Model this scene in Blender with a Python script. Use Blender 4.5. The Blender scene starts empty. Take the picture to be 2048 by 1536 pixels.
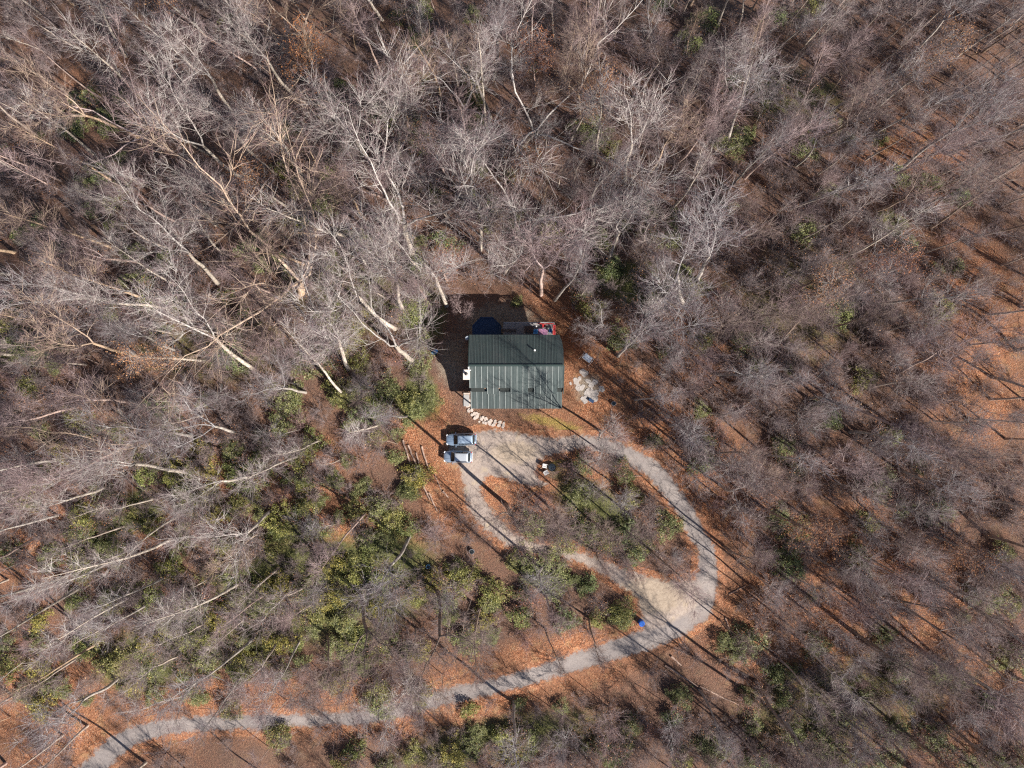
import bpy, bmesh, math, random
import numpy as np
from mathutils import Vector, Matrix, Quaternion
rng = np.random.default_rng(7)
random.seed(7)
SC = bpy.context.scene
COL = SC.collection
PI = math.pi
R = math.radians

# ------------------------------------------------------------------ camera, sky, sun, exposure
H = 105.0                 # drone height above the yard
S = 152.0 / 2048.0        # metres per photo pixel on the yard
cam = bpy.data.objects.new('camera', bpy.data.cameras.new('camera'))
COL.objects.link(cam)
cam.location = (0, 0, H)
cam.data.sensor_width = 36.0
cam.data.lens = 36.0 * H / 152.0
cam.data.clip_start = 1.0
cam.data.clip_end = 3000.0
SC.camera = cam
SUN_EL, SUN_AZ = R(37.0), math.atan2(0.79, -0.615)     # azimuth clockwise from +Y
w = bpy.data.worlds.new('World'); SC.world = w; w.use_nodes = True
nt = w.node_tree; nt.nodes.clear()
sky = nt.nodes.new('ShaderNodeTexSky'); sky.sky_type = 'NISHITA'; sky.sun_disc = False
sky.sun_elevation = SUN_EL; sky.sun_rotation = SUN_AZ; sky.altitude = 700; sky.ozone_density = 3.0
bg = nt.nodes.new('ShaderNodeBackground'); bg.inputs['Strength'].default_value = 0.055
wo = nt.nodes.new('ShaderNodeOutputWorld')
nt.links.new(sky.outputs[0], bg.inputs[0]); nt.links.new(bg.outputs[0], wo.inputs[0])
sun = bpy.data.objects.new('sun', bpy.data.lights.new('sun', 'SUN')); COL.objects.link(sun)
sun.data.energy = 5.0; sun.data.angle = R(0.5); sun.data.color = (1.0, 0.945, 0.88)
to_sun = Vector((math.sin(SUN_AZ) * math.cos(SUN_EL), math.cos(SUN_AZ) * math.cos(SUN_EL), math.sin(SUN_EL)))
sun.rotation_euler = to_sun.to_track_quat('Z', 'Y').to_euler()
sun.location = (60, -50, 140)
vs = SC.view_settings
SC.display_settings.display_device = 'sRGB'
vs.view_transform = 'Standard'; vs.look = 'None'; vs.gamma = 1.0; vs.use_curve_mapping = False
vs.exposure = 0.95
SC.render.engine = 'CYCLES'
SC.cycles.use_denoising = False
SC.cycles.max_bounces = 4; SC.cycles.diffuse_bounces = 2; SC.cycles.glossy_bounces = 2
SC.cycles.pixel_filter_type = 'BLACKMAN_HARRIS'; SC.cycles.filter_width = 1.25
SC.render.film_transparent = False

# ------------------------------------------------------------------ terrain height and pixel helpers
def sstep(a, b, x):
    t = np.clip((x - a) / (b - a), 0, 1); return t * t * (3 - 2 * t)

def gz(x, y):
    x = np.asarray(x, float); y = np.asarray(y, float)
    near = np.exp(-((np.abs(x + 1) / 16.0) ** 4))
    n = y - (2.2 * near + 7.0 * (1 - near))
    L = 3.4 * near + 22.0 * (1 - near)
    z = -2.6 * sstep(0, L, n) - 0.26 * np.maximum(0, n - 4)
    z -= 0.05 * np.maximum(0, -x - 35) * sstep(0, 30, y)
    und = 0.35 * np.sin(x * 0.21 + 1.3) * np.cos(y * 0.17 + 0.4) + 0.22 * np.sin(x * 0.41 - y * 0.33)
    z += und * sstep(18, 40, np.hypot(x * 0.8, y + 2)) * 0.8
    return z

def px2g(px, py):
    """photo pixel (2048x1536) -> point on the terrain"""
    z = 0.0
    for _ in range(8):
        k = S * (H - z) / H
        x, y = (px - 1024) * k, (768 - py) * k
        z = float(gz(x, y))
    return Vector((x, y, z))

def px2z(px, py, z):
    k = S * (H - z) / H
    return Vector(((px - 1024) * k, (768 - py) * k, z))

def g2px(p):
    k = H / (H - p[2]) / S
    return 1024 + p[0] * k, 768 - p[1] * k

# ------------------------------------------------------------------ material helpers
def new_mat(name):
    m = bpy.data.materials.new(name); m.use_nodes = True
    b = m.node_tree.nodes['Principled BSDF']
    return m, m.node_tree, b

def nd(t, typ, **kw):
    n = t.nodes.new(typ)
    for k, v in kw.items():
        if hasattr(n, k): setattr(n, k, v)
        else: n.inputs[k].default_value = v
    return n

def rgb(c): return (c[0], c[1], c[2], 1.0)

def mixc(t, fac, a, b, blend='MIX'):
    n = t.nodes.new('ShaderNodeMix'); n.data_type = 'RGBA'; n.blend_type = blend
    for sock, v in ((0, fac), (6, a), (7, b)):
        if isinstance(v, (int, float)): n.inputs[sock].default_value = v
        elif isinstance(v, tuple): n.inputs[sock].default_value = rgb(v)
        else: t.links.new(v, n.inputs[sock])
    return n.outputs[2]

def math_n(t, op, a, b=None, clamp=False):
    n = t.nodes.new('ShaderNodeMath'); n.operation = op; n.use_clamp = clamp
    for i, v in enumerate((a, b)):
        if v is None: continue
        if isinstance(v, (int, float)): n.inputs[i].default_value = v
        else: t.links.new(v, n.inputs[i])
    return n.outputs[0]

def ramp(t, fac, stops, interp='LINEAR'):
    n = t.nodes.new('ShaderNodeValToRGB'); n.color_ramp.interpolation = interp
    e = n.color_ramp.elements
    while len(e) < len(stops): e.new(0.5)
    for el, (p, c) in zip(e, stops):
        el.position = p; el.color = rgb(c) if isinstance(c, tuple) else (c, c, c, 1)
    t.links.new(fac, n.inputs[0]); return n.outputs[0]

def noise(t, co, scale, detail=3, rough=0.55):
    n = nd(t, 'ShaderNodeTexNoise'); n.inputs['Scale'].default_value = scale
    n.inputs['Detail'].default_value = detail; n.inputs['Roughness'].default_value = rough
    t.links.new(co, n.inputs['Vector']); return n.outputs['Fac']

def voro(t, co, scale, out='Color'):
    n = nd(t, 'ShaderNodeTexVoronoi'); n.inputs['Scale'].default_value = scale
    t.links.new(co, n.inputs['Vector']); return n.outputs[out]

def geo_pos(t): return nd(t, 'ShaderNodeNewGeometry').outputs['Position']
def attr(t, name): return nd(t, 'ShaderNodeAttribute', attribute_name=name).outputs['Fac']

def bump(t, b, h, strength, dist):
    n = nd(t, 'ShaderNodeBump'); n.inputs['Strength'].default_value = strength; n.inputs['Distance'].default_value = dist
    t.links.new(h, n.inputs['Height']); t.links.new(n.outputs[0], b.inputs['Normal'])

def simple(name, c, rough=0.7, metal=0.0, var=0.12, scale=3.0, spec=0.5):
    m, t, b = new_mat(name)
    co = nd(t, 'ShaderNodeTexCoord').outputs['Object']
    f = noise(t, co, scale, 4)
    lo = tuple(max(0, v * (1 - var)) for v in c); hi = tuple(min(1, v * (1 + var)) for v in c)
    t.links.new(mixc(t, f, lo, hi), b.inputs['Base Color'])
    b.inputs['Roughness'].default_value = rough; b.inputs['Metallic'].default_value = metal
    b.inputs['Specular IOR Level'].default_value = spec
    return m

# leaf litter colour, shared by the ground and by the road edges the leaves drift over
def litter(t, dull=False):
    p = geo_pos(t)
    sep = nd(t, 'ShaderNodeSeparateColor'); t.links.new(voro(t, p, 9.5), sep.inputs[0])
    sep2 = nd(t, 'ShaderNodeSeparateColor'); t.links.new(voro(t, p, 4.5), sep2.inputs[0])
    leaf = ramp(t, sep.outputs[0], [(0.0, (0.10, 0.035, 0.018)), (0.28, (0.25, 0.095, 0.045)), (0.6, (0.43, 0.175, 0.082)),
                                    (0.88, (0.53, 0.245, 0.12)), (1.0, (0.64, 0.44, 0.29))])
    leaf = mixc(t, math_n(t, 'MULTIPLY', sep2.outputs[1], 0.35), leaf, (0.34, 0.14, 0.07))
    big = noise(t, p, 0.16, 4)
    leaf = mixc(t, ramp(t, big, [(0.38, 0.0), (0.62, 0.75)]), leaf, (0.21, 0.105, 0.06))
    mid = noise(t, p, 0.55, 5)
    leaf = mixc(t, ramp(t, mid, [(0.55, 0.0), (0.75, 0.6)]), leaf, (0.42, 0.27, 0.13))
    fine = noise(t, p, 3.2, 4, 0.7)
    leaf = mixc(t, ramp(t, fine, [(0.35, 0.75), (0.5, 0.0)]), leaf, (0.10, 0.05, 0.03))
    if dull:     # duller, darker leaves outside the fresh patches
        k = math_n(t, 'SUBTRACT', math_n(t, 'ADD', math_n(t, 'MULTIPLY', attr(t, 'fresh'), 1.5), math_n(t, 'MULTIPLY', noise(t, p, 0.33, 5, 0.65), 1.3)), 0.75, True)
        leaf = mixc(t, k, mixc(t, 0.66, leaf, (0.105, 0.075, 0.062)), leaf)
    hgt = math_n(t, 'ADD', voro(t, p, 9.5, 'Distance'), fine)
    return leaf, hgt, p

m, t, b = new_mat('leaf_litter_ground'); M_GROUND = m
leaf, hgt, p = litter(t, True)
gcol = ramp(t, noise(t, p, 4.5, 4, 0.7), [(0.3, (0.10, 0.07, 0.02)), (0.5, (0.27, 0.19, 0.055)), (0.72, (0.42, 0.32, 0.10))])
gm = math_n(t, 'SUBTRACT', math_n(t, 'MULTIPLY', attr(t, 'grass'), 1.25), math_n(t, 'MULTIPLY', noise(t, p, 1.4, 6, 0.75), 1.5), True)
gm = math_n(t, 'ADD', math_n(t, 'MULTIPLY', gm, 1.6), math_n(t, 'MULTIPLY', gm, 0.4), True)
col = mixc(t, gm, leaf, gcol)
dcol = ramp(t, noise(t, p, 3.0, 5, 0.7), [(0.3, (0.13, 0.10, 0.075)), (0.7, (0.36, 0.29, 0.22))])
dm = math_n(t, 'MULTIPLY', math_n(t, 'SUBTRACT', math_n(t, 'MULTIPLY', attr(t, 'dirt'), 1.35), math_n(t, 'MULTIPLY', noise(t, p, 0.9, 6, 0.75), 1.5), True), 2.0, True)
col = mixc(t, dm, col, dcol)
mossm = math_n(t, 'MULTIPLY', math_n(t, 'SUBTRACT', math_n(t, 'MULTIPLY', attr(t, 'moss'), 1.6), noise(t, p, 0.7, 5, 0.7), True), 2.2, True)
col = mixc(t, mossm, col, ramp(t, noise(t, p, 4.0, 3, 0.7), [(0.3, (0.05, 0.06, 0.02)), (0.7, (0.20, 0.19, 0.07))]))
t.links.new(col, b.inputs['Base Color']); b.inputs['Roughness'].default_value = 0.9; b.inputs['Specular IOR Level'].default_value = 0.25
bump(t, b, hgt, 0.9, 0.10)

def road_mat(name):
    m, t, b = new_mat(name)
    leaf, hgt, p = litter(t)
    asp = ramp(t, noise(t, p, 5.0, 6, 0.75), [(0.25, (0.18, 0.155, 0.14)), (0.55, (0.31, 0.265, 0.24)), (0.8, (0.43, 0.37, 0.33))])
    asp = mixc(t, ramp(t, noise(t, p, 0.35, 4), [(0.4, 0.0), (0.65, 0.7)]), asp, (0.23, 0.20, 0.19))
    grv = ramp(t, noise(t, p, 3.5, 7, 0.8), [(0.25, (0.18, 0.14, 0.115)), (0.5, (0.37, 0.295, 0.245)), (0.75, (0.54, 0.45, 0.37))])
    grv = mixc(t, ramp(t, noise(t, p, 0.28, 4), [(0.42, 0.0), (0.62, 0.75)]), grv, (0.29, 0.235, 0.205))
    grv = mixc(t, ramp(t, noise(t, p, 0.5, 5), [(0.56, 0.0), (0.7, 0.5)]), grv, (0.46, 0.36, 0.22))
    sand = ramp(t, noise(t, p, 2.6, 6, 0.75), [(0.3, (0.27, 0.205, 0.15)), (0.7, (0.48, 0.385, 0.29))])
    sm = math_n(t, 'MULTIPLY', math_n(t, 'SUBTRACT', math_n(t, 'MULTIPLY', attr(t, 'sand'), 1.5), noise(t, p, 0.8, 5, 0.7), True), 2.4, True)
    grv = mixc(t, sm, grv, sand); asp = mixc(t, math_n(t, 'MULTIPLY', sm, 0.6), asp, sand)
    k = math_n(t, 'ADD', math_n(t, 'MULTIPLY', attr(t, 'gravel'), 0.6), math_n(t, 'MULTIPLY', math_n(t, 'SUBTRACT', noise(t, p, 0.8, 4), 0.5), 1.2))
    col = mixc(t, math_n(t, 'ADD', k, 0.5, True), asp, grv)
    trk = ramp(t, math_n(t, 'ADD', attr(t, 'edge'), math_n(t, 'MULTIPLY', math_n(t, 'SUBTRACT', noise(t, p, 0.6, 3), 0.5), 0.5)), [(0.25, 0.0), (0.42, 1.0), (0.62, 1.0), (0.8, 0.0)])
    col = mixc(t, math_n(t, 'MULTIPLY', trk, ramp(t, noise(t, p, 1.4, 5, .7), [(.3, 0.0), (.7, 0.5)])), col, (0.20, 0.165, 0.145))
    e = math_n(t, 'ADD', math_n(t, 'MULTIPLY', math_n(t, 'SUBTRACT', attr(t, 'edge'), 0.05), 1.0), math_n(t, 'MULTIPLY', math_n(t, 'SUBTRACT', noise(t, p, 1.1, 7, 0.78), 0.5), 3.0))
    e = math_n(t, 'ADD', math_n(t, 'MULTIPLY', e, 2.2), 0.2, True)
    scat = ramp(t, math_n(t, 'MULTIPLY', voro(t, p, 4.2, 'Distance'), ramp(t, noise(t, p, .5, 4), [(.35, .7), (.6, 2.0)])), [(0.10, 0.9), (0.16, 0.0)])
    e2 = math_n(t, 'SUBTRACT', e, math_n(t, 'MULTIPLY', scat, 0.7), True)
    col = mixc(t, e2, leaf, col)
    t.links.new(col, b.inputs['Base Color']); b.inputs['Roughness'].default_value = 0.88; b.inputs['Specular IOR Level'].default_value = 0.3
    bump(t, b, math_n(t, 'ADD', noise(t, p, 8, 4, 0.7), math_n(t, 'MULTIPLY', math_n(t, 'SUBTRACT', 1.0, e2), hgt)), 0.7, 0.05)
    return m
M_DRIVE = road_mat('worn_asphalt'); M_LOT = road_mat('tan_gravel')

def bark_mat(name, pale, dark, k=1.0):
    m, t, b = new_mat(name)
    co = nd(t, 'ShaderNodeTexCoord').outputs['Object']
    oi = nd(t, 'ShaderNodeObjectInfo')
    f = noise(t, co, 1.7, 5, 0.7)
    c = mixc(t, ramp(t, f, [(0.35, 0.0), (0.65, 1.0)]), dark, pale)
    c = mixc(t, k, c, oi.outputs['Color'], 'MULTIPLY')
    t.links.new(c, b.inputs['Base Color']); b.inputs['Roughness'].default_value = 0.85; b.inputs['Specular IOR Level'].default_value = 0.2
    return m
M_BARK = bark_mat('pale_bark', (0.60, 0.55, 0.49), (0.36, 0.30, 0.245))
M_LIMB = bark_mat('limb_bark', (0.57, 0.545, 0.525), (0.31, 0.275, 0.265))
M_TWIG = bark_mat('twig_bark', (0.31, 0.235, 0.24), (0.175, 0.12, 0.128), 0.55)
M_BRUSH = bark_mat('brush_bark', (0.36, 0.30, 0.285), (0.20, 0.15, 0.145), 0.9)

def leaf_mat(name, stops, rough=0.5, spec=0.5):
    m, t, b = new_mat(name)
    co = nd(t, 'ShaderNodeTexCoord').outputs['Object']
    oi = nd(t, 'ShaderNodeObjectInfo')
    rnd = nd(t, 'ShaderNodeNewGeometry').outputs['Random Per Island']
    c = ramp(t, rnd, stops)
    c = mixc(t, 0.9, c, oi.outputs['Color'], 'MULTIPLY')
    t.links.new(c, b.inputs['Base Color']); b.inputs['Roughness'].default_value = rough; b.inputs['Specular IOR Level'].default_value = spec
    return m
M_EVER = leaf_mat('evergreen_leaf', [(0.0, (0.06, 0.075, 0.022)), (0.45, (0.145, 0.155, 0.055)), (0.8, (0.23, 0.23, 0.09)), (1.0, (0.38, 0.36, 0.17))], 0.48, 0.4)
M_RUSSET = leaf_mat('russet_leaf', [(0.0, (0.24, 0.10, 0.05)), (0.6, (0.40, 0.20, 0.10)), (1.0, (0.52, 0.33, 0.18))], 0.7, 0.2)

# ------------------------------------------------------------------ mesh helpers
def mk_mesh(name, V, T, mats=(), mi=None, smooth=False):
    V = np.asarray(V, np.float32); T = np.asarray(T, np.int32)
    me = bpy.data.meshes.new(name)
    me.vertices.add(len(V)); me.vertices.foreach_set('co', V.ravel())
    n = len(T); me.loops.add(n * T.shape[1]); me.loops.foreach_set('vertex_index', T.ravel())
    me.polygons.add(n)
    me.polygons.foreach_set('loop_start', np.arange(0, n * T.shape[1], T.shape[1], dtype=np.int32))
    for m in mats: me.materials.append(m)
    if mi is not None: me.polygons.foreach_set('material_index', np.asarray(mi, np.int32))
    me.polygons.foreach_set('use_smooth', np.full(n, smooth, bool))
    me.update(calc_edges=True); me.validate(); return me

def tag(o, label=None, cat=None, group=None, kind=None):
    if label: o['label'] = label
    if cat: o['category'] = cat
    if group: o['group'] = group
    if kind: o['kind'] = kind
    return o

def link(name, me, parent=None, loc=None, rot=None, color=None):
    o = bpy.data.objects.new(name, me); COL.objects.link(o)
    if parent is not None: o.parent = parent
    if loc is not None: o.location = loc
    if rot is not None: o.rotation_euler = rot
    if color is not None: o.color = color
    return o

def empty(name, loc, rotz=0.0):
    o = bpy.data.objects.new(name, None); COL.objects.link(o)
    o.location = loc; o.rotation_euler = (0, 0, rotz); o.empty_display_size = 0.3
    return o

class MB:
    """collects shapes into one bmesh"""
    def __init__(s): s.bm = bmesh.new()
    def box(s, c, d, rot=None, bev=0.0):
        r = bmesh.ops.create_cube(s.bm, size=1.0)
        mtx = Matrix.Translation(c) @ (rot.to_4x4() if rot is not None else Matrix.Identity(4)) @ Matrix.Diagonal((d[0], d[1], d[2], 1))
        bmesh.ops.transform(s.bm, matrix=mtx, verts=r['verts'])
        if bev > 0:
            es = list({e for v in r['verts'] for e in v.link_edges})
            bmesh.ops.bevel(s.bm, geom=es, offset=bev, segments=2, affect='EDGES', profile=0.6)
        return s
    def cyl(s, a, b_, r1, r2=None, seg=12, caps=True):
        a, b_ = Vector(a), Vector(b_); d = b_ - a
        q = Vector((0, 0, 1)).rotation_difference(d)
        mtx = Matrix.Translation((a + b_) / 2) @ q.to_matrix().to_4x4()
        bmesh.ops.create_cone(s.bm, cap_ends=caps, segments=seg, radius1=r1, radius2=r1 if r2 is None else r2, depth=d.length, matrix=mtx)
        return s
    def poly(s, pts, thick=0.0):
        vs_ = [s.bm.verts.new(p) for p in pts]
        f = s.bm.faces.new(vs_)
        if thick:
            r = bmesh.ops.extrude_face_region(s.bm, geom=[f])
            bmesh.ops.translate(s.bm, vec=(0, 0, -thick), verts=[v for v in r['geom'] if isinstance(v, bmesh.types.BMVert)])
        return s
    def tube(s, pts, r, seg=8):
        for a, b_ in zip(pts[:-1], pts[1:]): s.cyl(a, b_, r, r, seg)
        return s
    def mesh(s, name, mat, smooth=False):
        bmesh.ops.recalc_face_normals(s.bm, faces=s.bm.faces)
        me = bpy.data.meshes.new(name); s.bm.to_mesh(me); s.bm.free()
        for m_ in (mat if isinstance(mat, (list, tuple)) else [mat]): me.materials.append(m_)
        if smooth: me.polygons.foreach_set('use_smooth', np.full(len(me.polygons), True))
        return me
    def build(s, name, mat, parent=None, loc=None, rot=None, smooth=False):
        return link(name, s.mesh(name, mat, smooth), parent, loc, rot)

# ------------------------------------------------------------------ roads: signed distance in metres (positive inside)
def pxl(pts): return np.array([[(p[0] - 1024) * S, (768 - p[1]) * S] + ([p[2] * S] if len(p) > 2 else []) for p in pts])

def d_ribbon(x, y, P):
    best = np.full(x.shape, -1e3)
    for a, b_ in zip(P[:-1], P[1:]):
        ab = b_[:2] - a[:2]
        u = np.clip(((x - a[0]) * ab[0] + (y - a[1]) * ab[1]) / (ab @ ab), 0, 1)
        d = np.hypot(x - a[0] - u * ab[0], y - a[1] - u * ab[1])
        best = np.maximum(best, a[2] + u * (b_[2] - a[2]) - d)
    return best

def d_poly(x, y, P):
    ins = np.zeros(x.shape, bool); dm_ = np.full(x.shape, 1e9)
    n = len(P)
    for i in range(n):
        a, c = P[i], P[(i + 1) % n]
        ab = c - a
        u = np.clip(((x - a[0]) * ab[0] + (y - a[1]) * ab[1]) / (ab @ ab), 0, 1)
        dm_ = np.minimum(dm_, np.hypot(x - a[0] - u * ab[0], y - a[1] - u * ab[1]))
        cross = (a[1] > y) != (c[1] > y)
        with np.errstate(divide='ignore', invalid='ignore'):
            xi = a[0] + (y - a[1]) * ab[0] / (ab[1] if ab[1] else 1e-9)
        ins ^= cross & (x < xi)
    return np.where(ins, dm_, -dm_)

ASPH = pxl([(120, 1600, 26), (180, 1545, 25), (225, 1497, 23), (275, 1468, 20), (340, 1451, 18), (430, 1445, 16), (520, 1442, 16), (620, 1441, 15), (700, 1436, 16),
            (780, 1424, 17), (850, 1406, 17), (900, 1393, 18), (1000, 1368, 18), (1100, 1340, 19), (1200, 1311, 20), (1290, 1280, 23), (1350, 1250, 29),
            (1395, 1215, 32), (1412, 1170, 28), (1416, 1130, 21), (1414, 1100, 18), (1391, 1063, 19), (1369, 1018, 19), (1335, 973, 20), (1306, 938, 20),
            (1261, 913, 19), (1214, 890, 16), (1165, 884, 14), (1120, 884, 12)])
LOT = pxl([(900, 872), (947, 862), (1012, 856), (1065, 871), (1121, 875), (1160, 872), (1165, 897), (1135, 905), (1112, 908), (1090, 917), (1076, 930), (1072, 946), (1088, 962),
           (1104, 970), (1060, 975), (1006, 958), (977, 954), (963, 976), (966, 995), (977, 1015), (992, 1038), (975, 1062), (941, 1032), (928, 995), (922, 956), (915, 930), (893, 926)])
LOOP = pxl([(952, 1000, 16), (980, 1045, 19), (1020, 1078, 16), (1080, 1100, 12), (1124, 1104, 11), (1170, 1118, 12), (1211, 1136, 14), (1250, 1158, 20), (1310, 1180, 26), (1370, 1200, 32)])
JUNC = pxl([(1236, 1146), (1300, 1160), (1390, 1158), (1432, 1165), (1428, 1215), (1402, 1245), (1340, 1268), (1292, 1272), (1284, 1240), (1272, 1200)])

def road_d(x, y):
    x = np.asarray(x, float); y = np.asarray(y, float)
    da = d_ribbon(x, y, ASPH)
    dg = np.maximum(np.maximum(d_poly(x, y, LOT), d_ribbon(x, y, LOOP)), d_poly(x, y, JUNC))
    return da, dg

# ------------------------------------------------------------------ ground sheet
fx = np.arange(-96, 96.01, 0.6); fy = np.arange(-76, 76.01, 0.6)
out = np.array([8, 18, 35, 70, 140, 300, 600, 1200.0])
gx = np.concatenate([-96 - out[::-1], fx, 96 + out]); gy = np.concatenate([-76 - out[::-1], fy, 76 + out])
GX, GY = np.meshgrid(gx, gy)
GZ = gz(np.clip(GX, -110, 110), np.clip(GY, -110, 110))
nx, ny = len(gx), len(gy)
idx = np.arange(nx * ny).reshape(ny, nx)
Q = np.stack([idx[:-1, :-1], idx[:-1, 1:], idx[1:, 1:], idx[1:, :-1]], -1).reshape(-1, 4)
me = mk_mesh('ground', np.stack([GX, GY, GZ], -1).reshape(-1, 3), Q, [M_GROUND], smooth=True)

def blobs(lst):
    a = np.zeros(GX.shape)
    for (px, py, r1, r2, ang, amp) in lst:
        x, y = (px - 1024) * S, (768 - py) * S
        c, s_ = math.cos(R(ang)), math.sin(R(ang))
        u = ((GX - x) * c + (GY - y) * s_) / (r1 * S); v = (-(GX - x) * s_ + (GY - y) * c) / (r2 * S)
        a = np.maximum(a, amp * np.exp(-(u * u + v * v) ** 1.5))
    return np.clip(a, 0, 1)
for nm, lst in (('fresh', [(1150, 740, 110, 190, 20, 1), (1300, 860, 190, 90, -40, 1), (1450, 990, 110, 150, 30, .9), (880, 950, 60, 130, 25, 1), (850, 850, 60, 70, 0, 1), (130, 1090, 190, 80, 15, 1), (330, 1050, 150, 60, 20, .9),
                           (560, 925, 170, 50, 10, 1), (700, 1040, 150, 70, -20, 1), (300, 1440, 330, 70, 15, 1), (720, 1420, 300, 60, 5, 1), (1050, 1350, 330, 70, 15, 1), (1560, 1240, 190, 130, -35, .9), (1120, 960, 200, 150, 0, .8),
                           (1900, 280, 130, 140, 0, .9), (1960, 680, 120, 280, 0, .8), (1750, 1150, 260, 170, -35, .7), (1400, 680, 130, 90, -40, .8), (80, 60, 110, 90, 0, .5), (60, 1400, 200, 130, 0, 1), (1850, 1400, 260, 150, 0, .5), (1150, 620, 60, 60, 0, .8)]),
                ('grass', [(1095, 842, 75, 16, -12, 1), (1135, 856, 45, 18, -10, 1), (1060, 835, 40, 14, -20, .8), (1115, 930, 34, 26, -20, 1), (1095, 915, 30, 14, 0, .9), (985, 862, 50, 7, 0, .7), (870, 815, 22, 45, -10, .8),
                           (920, 945, 8, 25, 0, .6), (205, 205, 45, 30, -35, .9), (255, 270, 40, 18, -30, .7), (90, 100, 70, 40, -40, .8)]),
                ('dirt', [(1000, 640, 110, 60, 0, 1), (905, 720, 45, 80, 0, .95), (1175, 775, 35, 40, -45, 1), (1150, 870, 60, 12, -10, .7), (1105, 950, 25, 20, 0, .8), (1270, 1185, 60, 40, 0, .7)]),
                ('moss', [(250, 1030, 100, 50, 20, .8), (600, 1180, 260, 130, 10, .75), (760, 1150, 150, 120, 0, .7), (330, 1300, 160, 80, 20, .8), (1200, 1030, 130, 60, -40, .75),
                          (1300, 560, 120, 60, 0, .8), (1620, 600, 250, 160, 20, .5), (700, 560, 160, 150, 0, .6), (840, 620, 60, 90, 0, .7), (840, 790, 40, 60, 0, .8),
                          (1000, 1480, 300, 60, 10, .6), (1700, 1400, 300, 120, 10, .55), (1650, 130, 150, 100, 0, .6), (450, 700, 250, 100, 0, .5)])):
    a = me.attributes.new(nm, 'FLOAT', 'POINT'); a.data.foreach_set('value', blobs(lst).ravel().astype(np.float32))
tag(link('ground', me), kind='structure')

# ------------------------------------------------------------------ driveway and gravel lot, sheets just above the ground
st = 0.2
rx = np.arange(-70, 35, st); ry = np.arange(-62, 10, st)
RX, RY = np.meshgrid(rx, ry)
DA, DG = road_d(RX, RY)
DU = np.maximum(DA, DG)
RI = np.arange(RX.size).reshape(RX.shape)
cell = np.minimum.reduce([DU[:-1, :-1], DU[1:, 1:], DU[:-1, 1:], DU[1:, :-1]]) > -1.0
grv = (DG - DA)[:-1, :-1] > 0
QQ = np.stack([RI[:-1, :-1], RI[:-1, 1:], RI[1:, 1:], RI[1:, :-1]], -1)
for nm, msk, mt in (('driveway', cell & ~grv, M_DRIVE), ('gravel_parking_area', cell & grv, M_LOT)):
    q = QQ[msk]
    u, inv = np.unique(q, return_inverse=True)
    V = np.stack([RX.ravel()[u], RY.ravel()[u], gz(RX.ravel()[u], RY.ravel()[u]) + 0.035], -1)
    me = mk_mesh(nm, V, inv.reshape(-1, 4), [mt], smooth=True)
    a = me.attributes.new('edge', 'FLOAT', 'POINT'); a.data.foreach_set('value', np.clip(DU.ravel()[u], -2, 2).astype(np.float32))
    a = me.attributes.new('gravel', 'FLOAT', 'POINT'); a.data.foreach_set('value', np.clip((DG - DA).ravel()[u], -2, 2).astype(np.float32))
    X_, Y_ = V[:, 0] / S + 1024, 768 - V[:, 1] / S
    sd = np.maximum(np.exp(-(((X_ - 1300) / 75) ** 2 + ((Y_ - 1190) / 42) ** 2) ** 1.3), .8 * np.exp(-(((X_ - 1030) / 55) ** 2 + ((Y_ - 905) / 28) ** 2) ** 1.3))
    a = me.attributes.new('sand', 'FLOAT', 'POINT'); a.data.foreach_set('value', sd.astype(np.float32))
    tag(link(nm, me), kind='structure')

# ------------------------------------------------------------------ the house
M_ROOF, t, b = new_mat('green_metal_roof')
co = nd(t, 'ShaderNodeTexCoord').outputs['Object']; oi = nd(t, 'ShaderNodeObjectInfo')
gp = geo_pos(t)
c = mixc(t, noise(t, gp, 0.7, 5, 0.65), (0.034, 0.052, 0.049), (0.060, 0.080, 0.076))
c = mixc(t, math_n(t, 'MULTIPLY', oi.outputs['Random'], 0.35), c, (0.075, 0.085, 0.082))
c = mixc(t, ramp(t, noise(t, gp, 0.35, 6, 0.75), [(0.52, 0.0), (0.75, 0.55)]), c, (0.085, 0.085, 0.08))
t.links.new(c, b.inputs['Base Color']); t.links.new(ramp(t, noise(t, gp, 1.2, 5, .7), [(.3, .42), (.7, .62)]), b.inputs['Roughness']); b.inputs['Metallic'].default_value = 0.15
b.inputs['Specular IOR Level'].default_value = 0.75
M_TRIM = simple('dark_green_trim', (0.03, 0.05, 0.045), 0.5)
M_SIDING = simple('brown_board_siding', (0.20, 0.13, 0.085), 0.8, scale=2.0, var=0.25)
M_DARK = simple('dark_window_glass', (0.015, 0.02, 0.022), 0.12, spec=0.6)
M_PANE = simple('dull_dark_sheet', (0.016, 0.02, 0.018), 0.75)
M_WHITE = simple('white_paint', (0.72, 0.70, 0.67), 0.6)
M_CHIM = simple('pale_stucco', (0.66, 0.57, 0.50), 0.85)
M_BLACK = simple('black_metal', (0.018, 0.018, 0.02), 0.5)
M_GREYW = simple('weathered_deck_board', (0.30, 0.28, 0.27), 0.85, var=0.3, scale=4)
M_BROWNW = simple('dark_brown_wood', (0.09, 0.05, 0.035), 0.75, var=0.3)
M_CONC = simple('grey_concrete', (0.34, 0.33, 0.32), 0.9, var=0.2)
M_STONE = simple('pale_stone', (0.50, 0.42, 0.36), 0.9, var=0.35, scale=2.2)
M_ROCK = simple('grey_rock', (0.36, 0.32, 0.29), 0.9, var=0.4, scale=2.0)
M_RED = simple('red_enamel', (0.45, 0.03, 0.03), 0.4)
M_BLUE = simple('blue_plastic', (0.03, 0.16, 0.42), 0.4)
M_LBLUE = simple('pale_blue_plastic', (0.16, 0.45, 0.75), 0.45)
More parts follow.
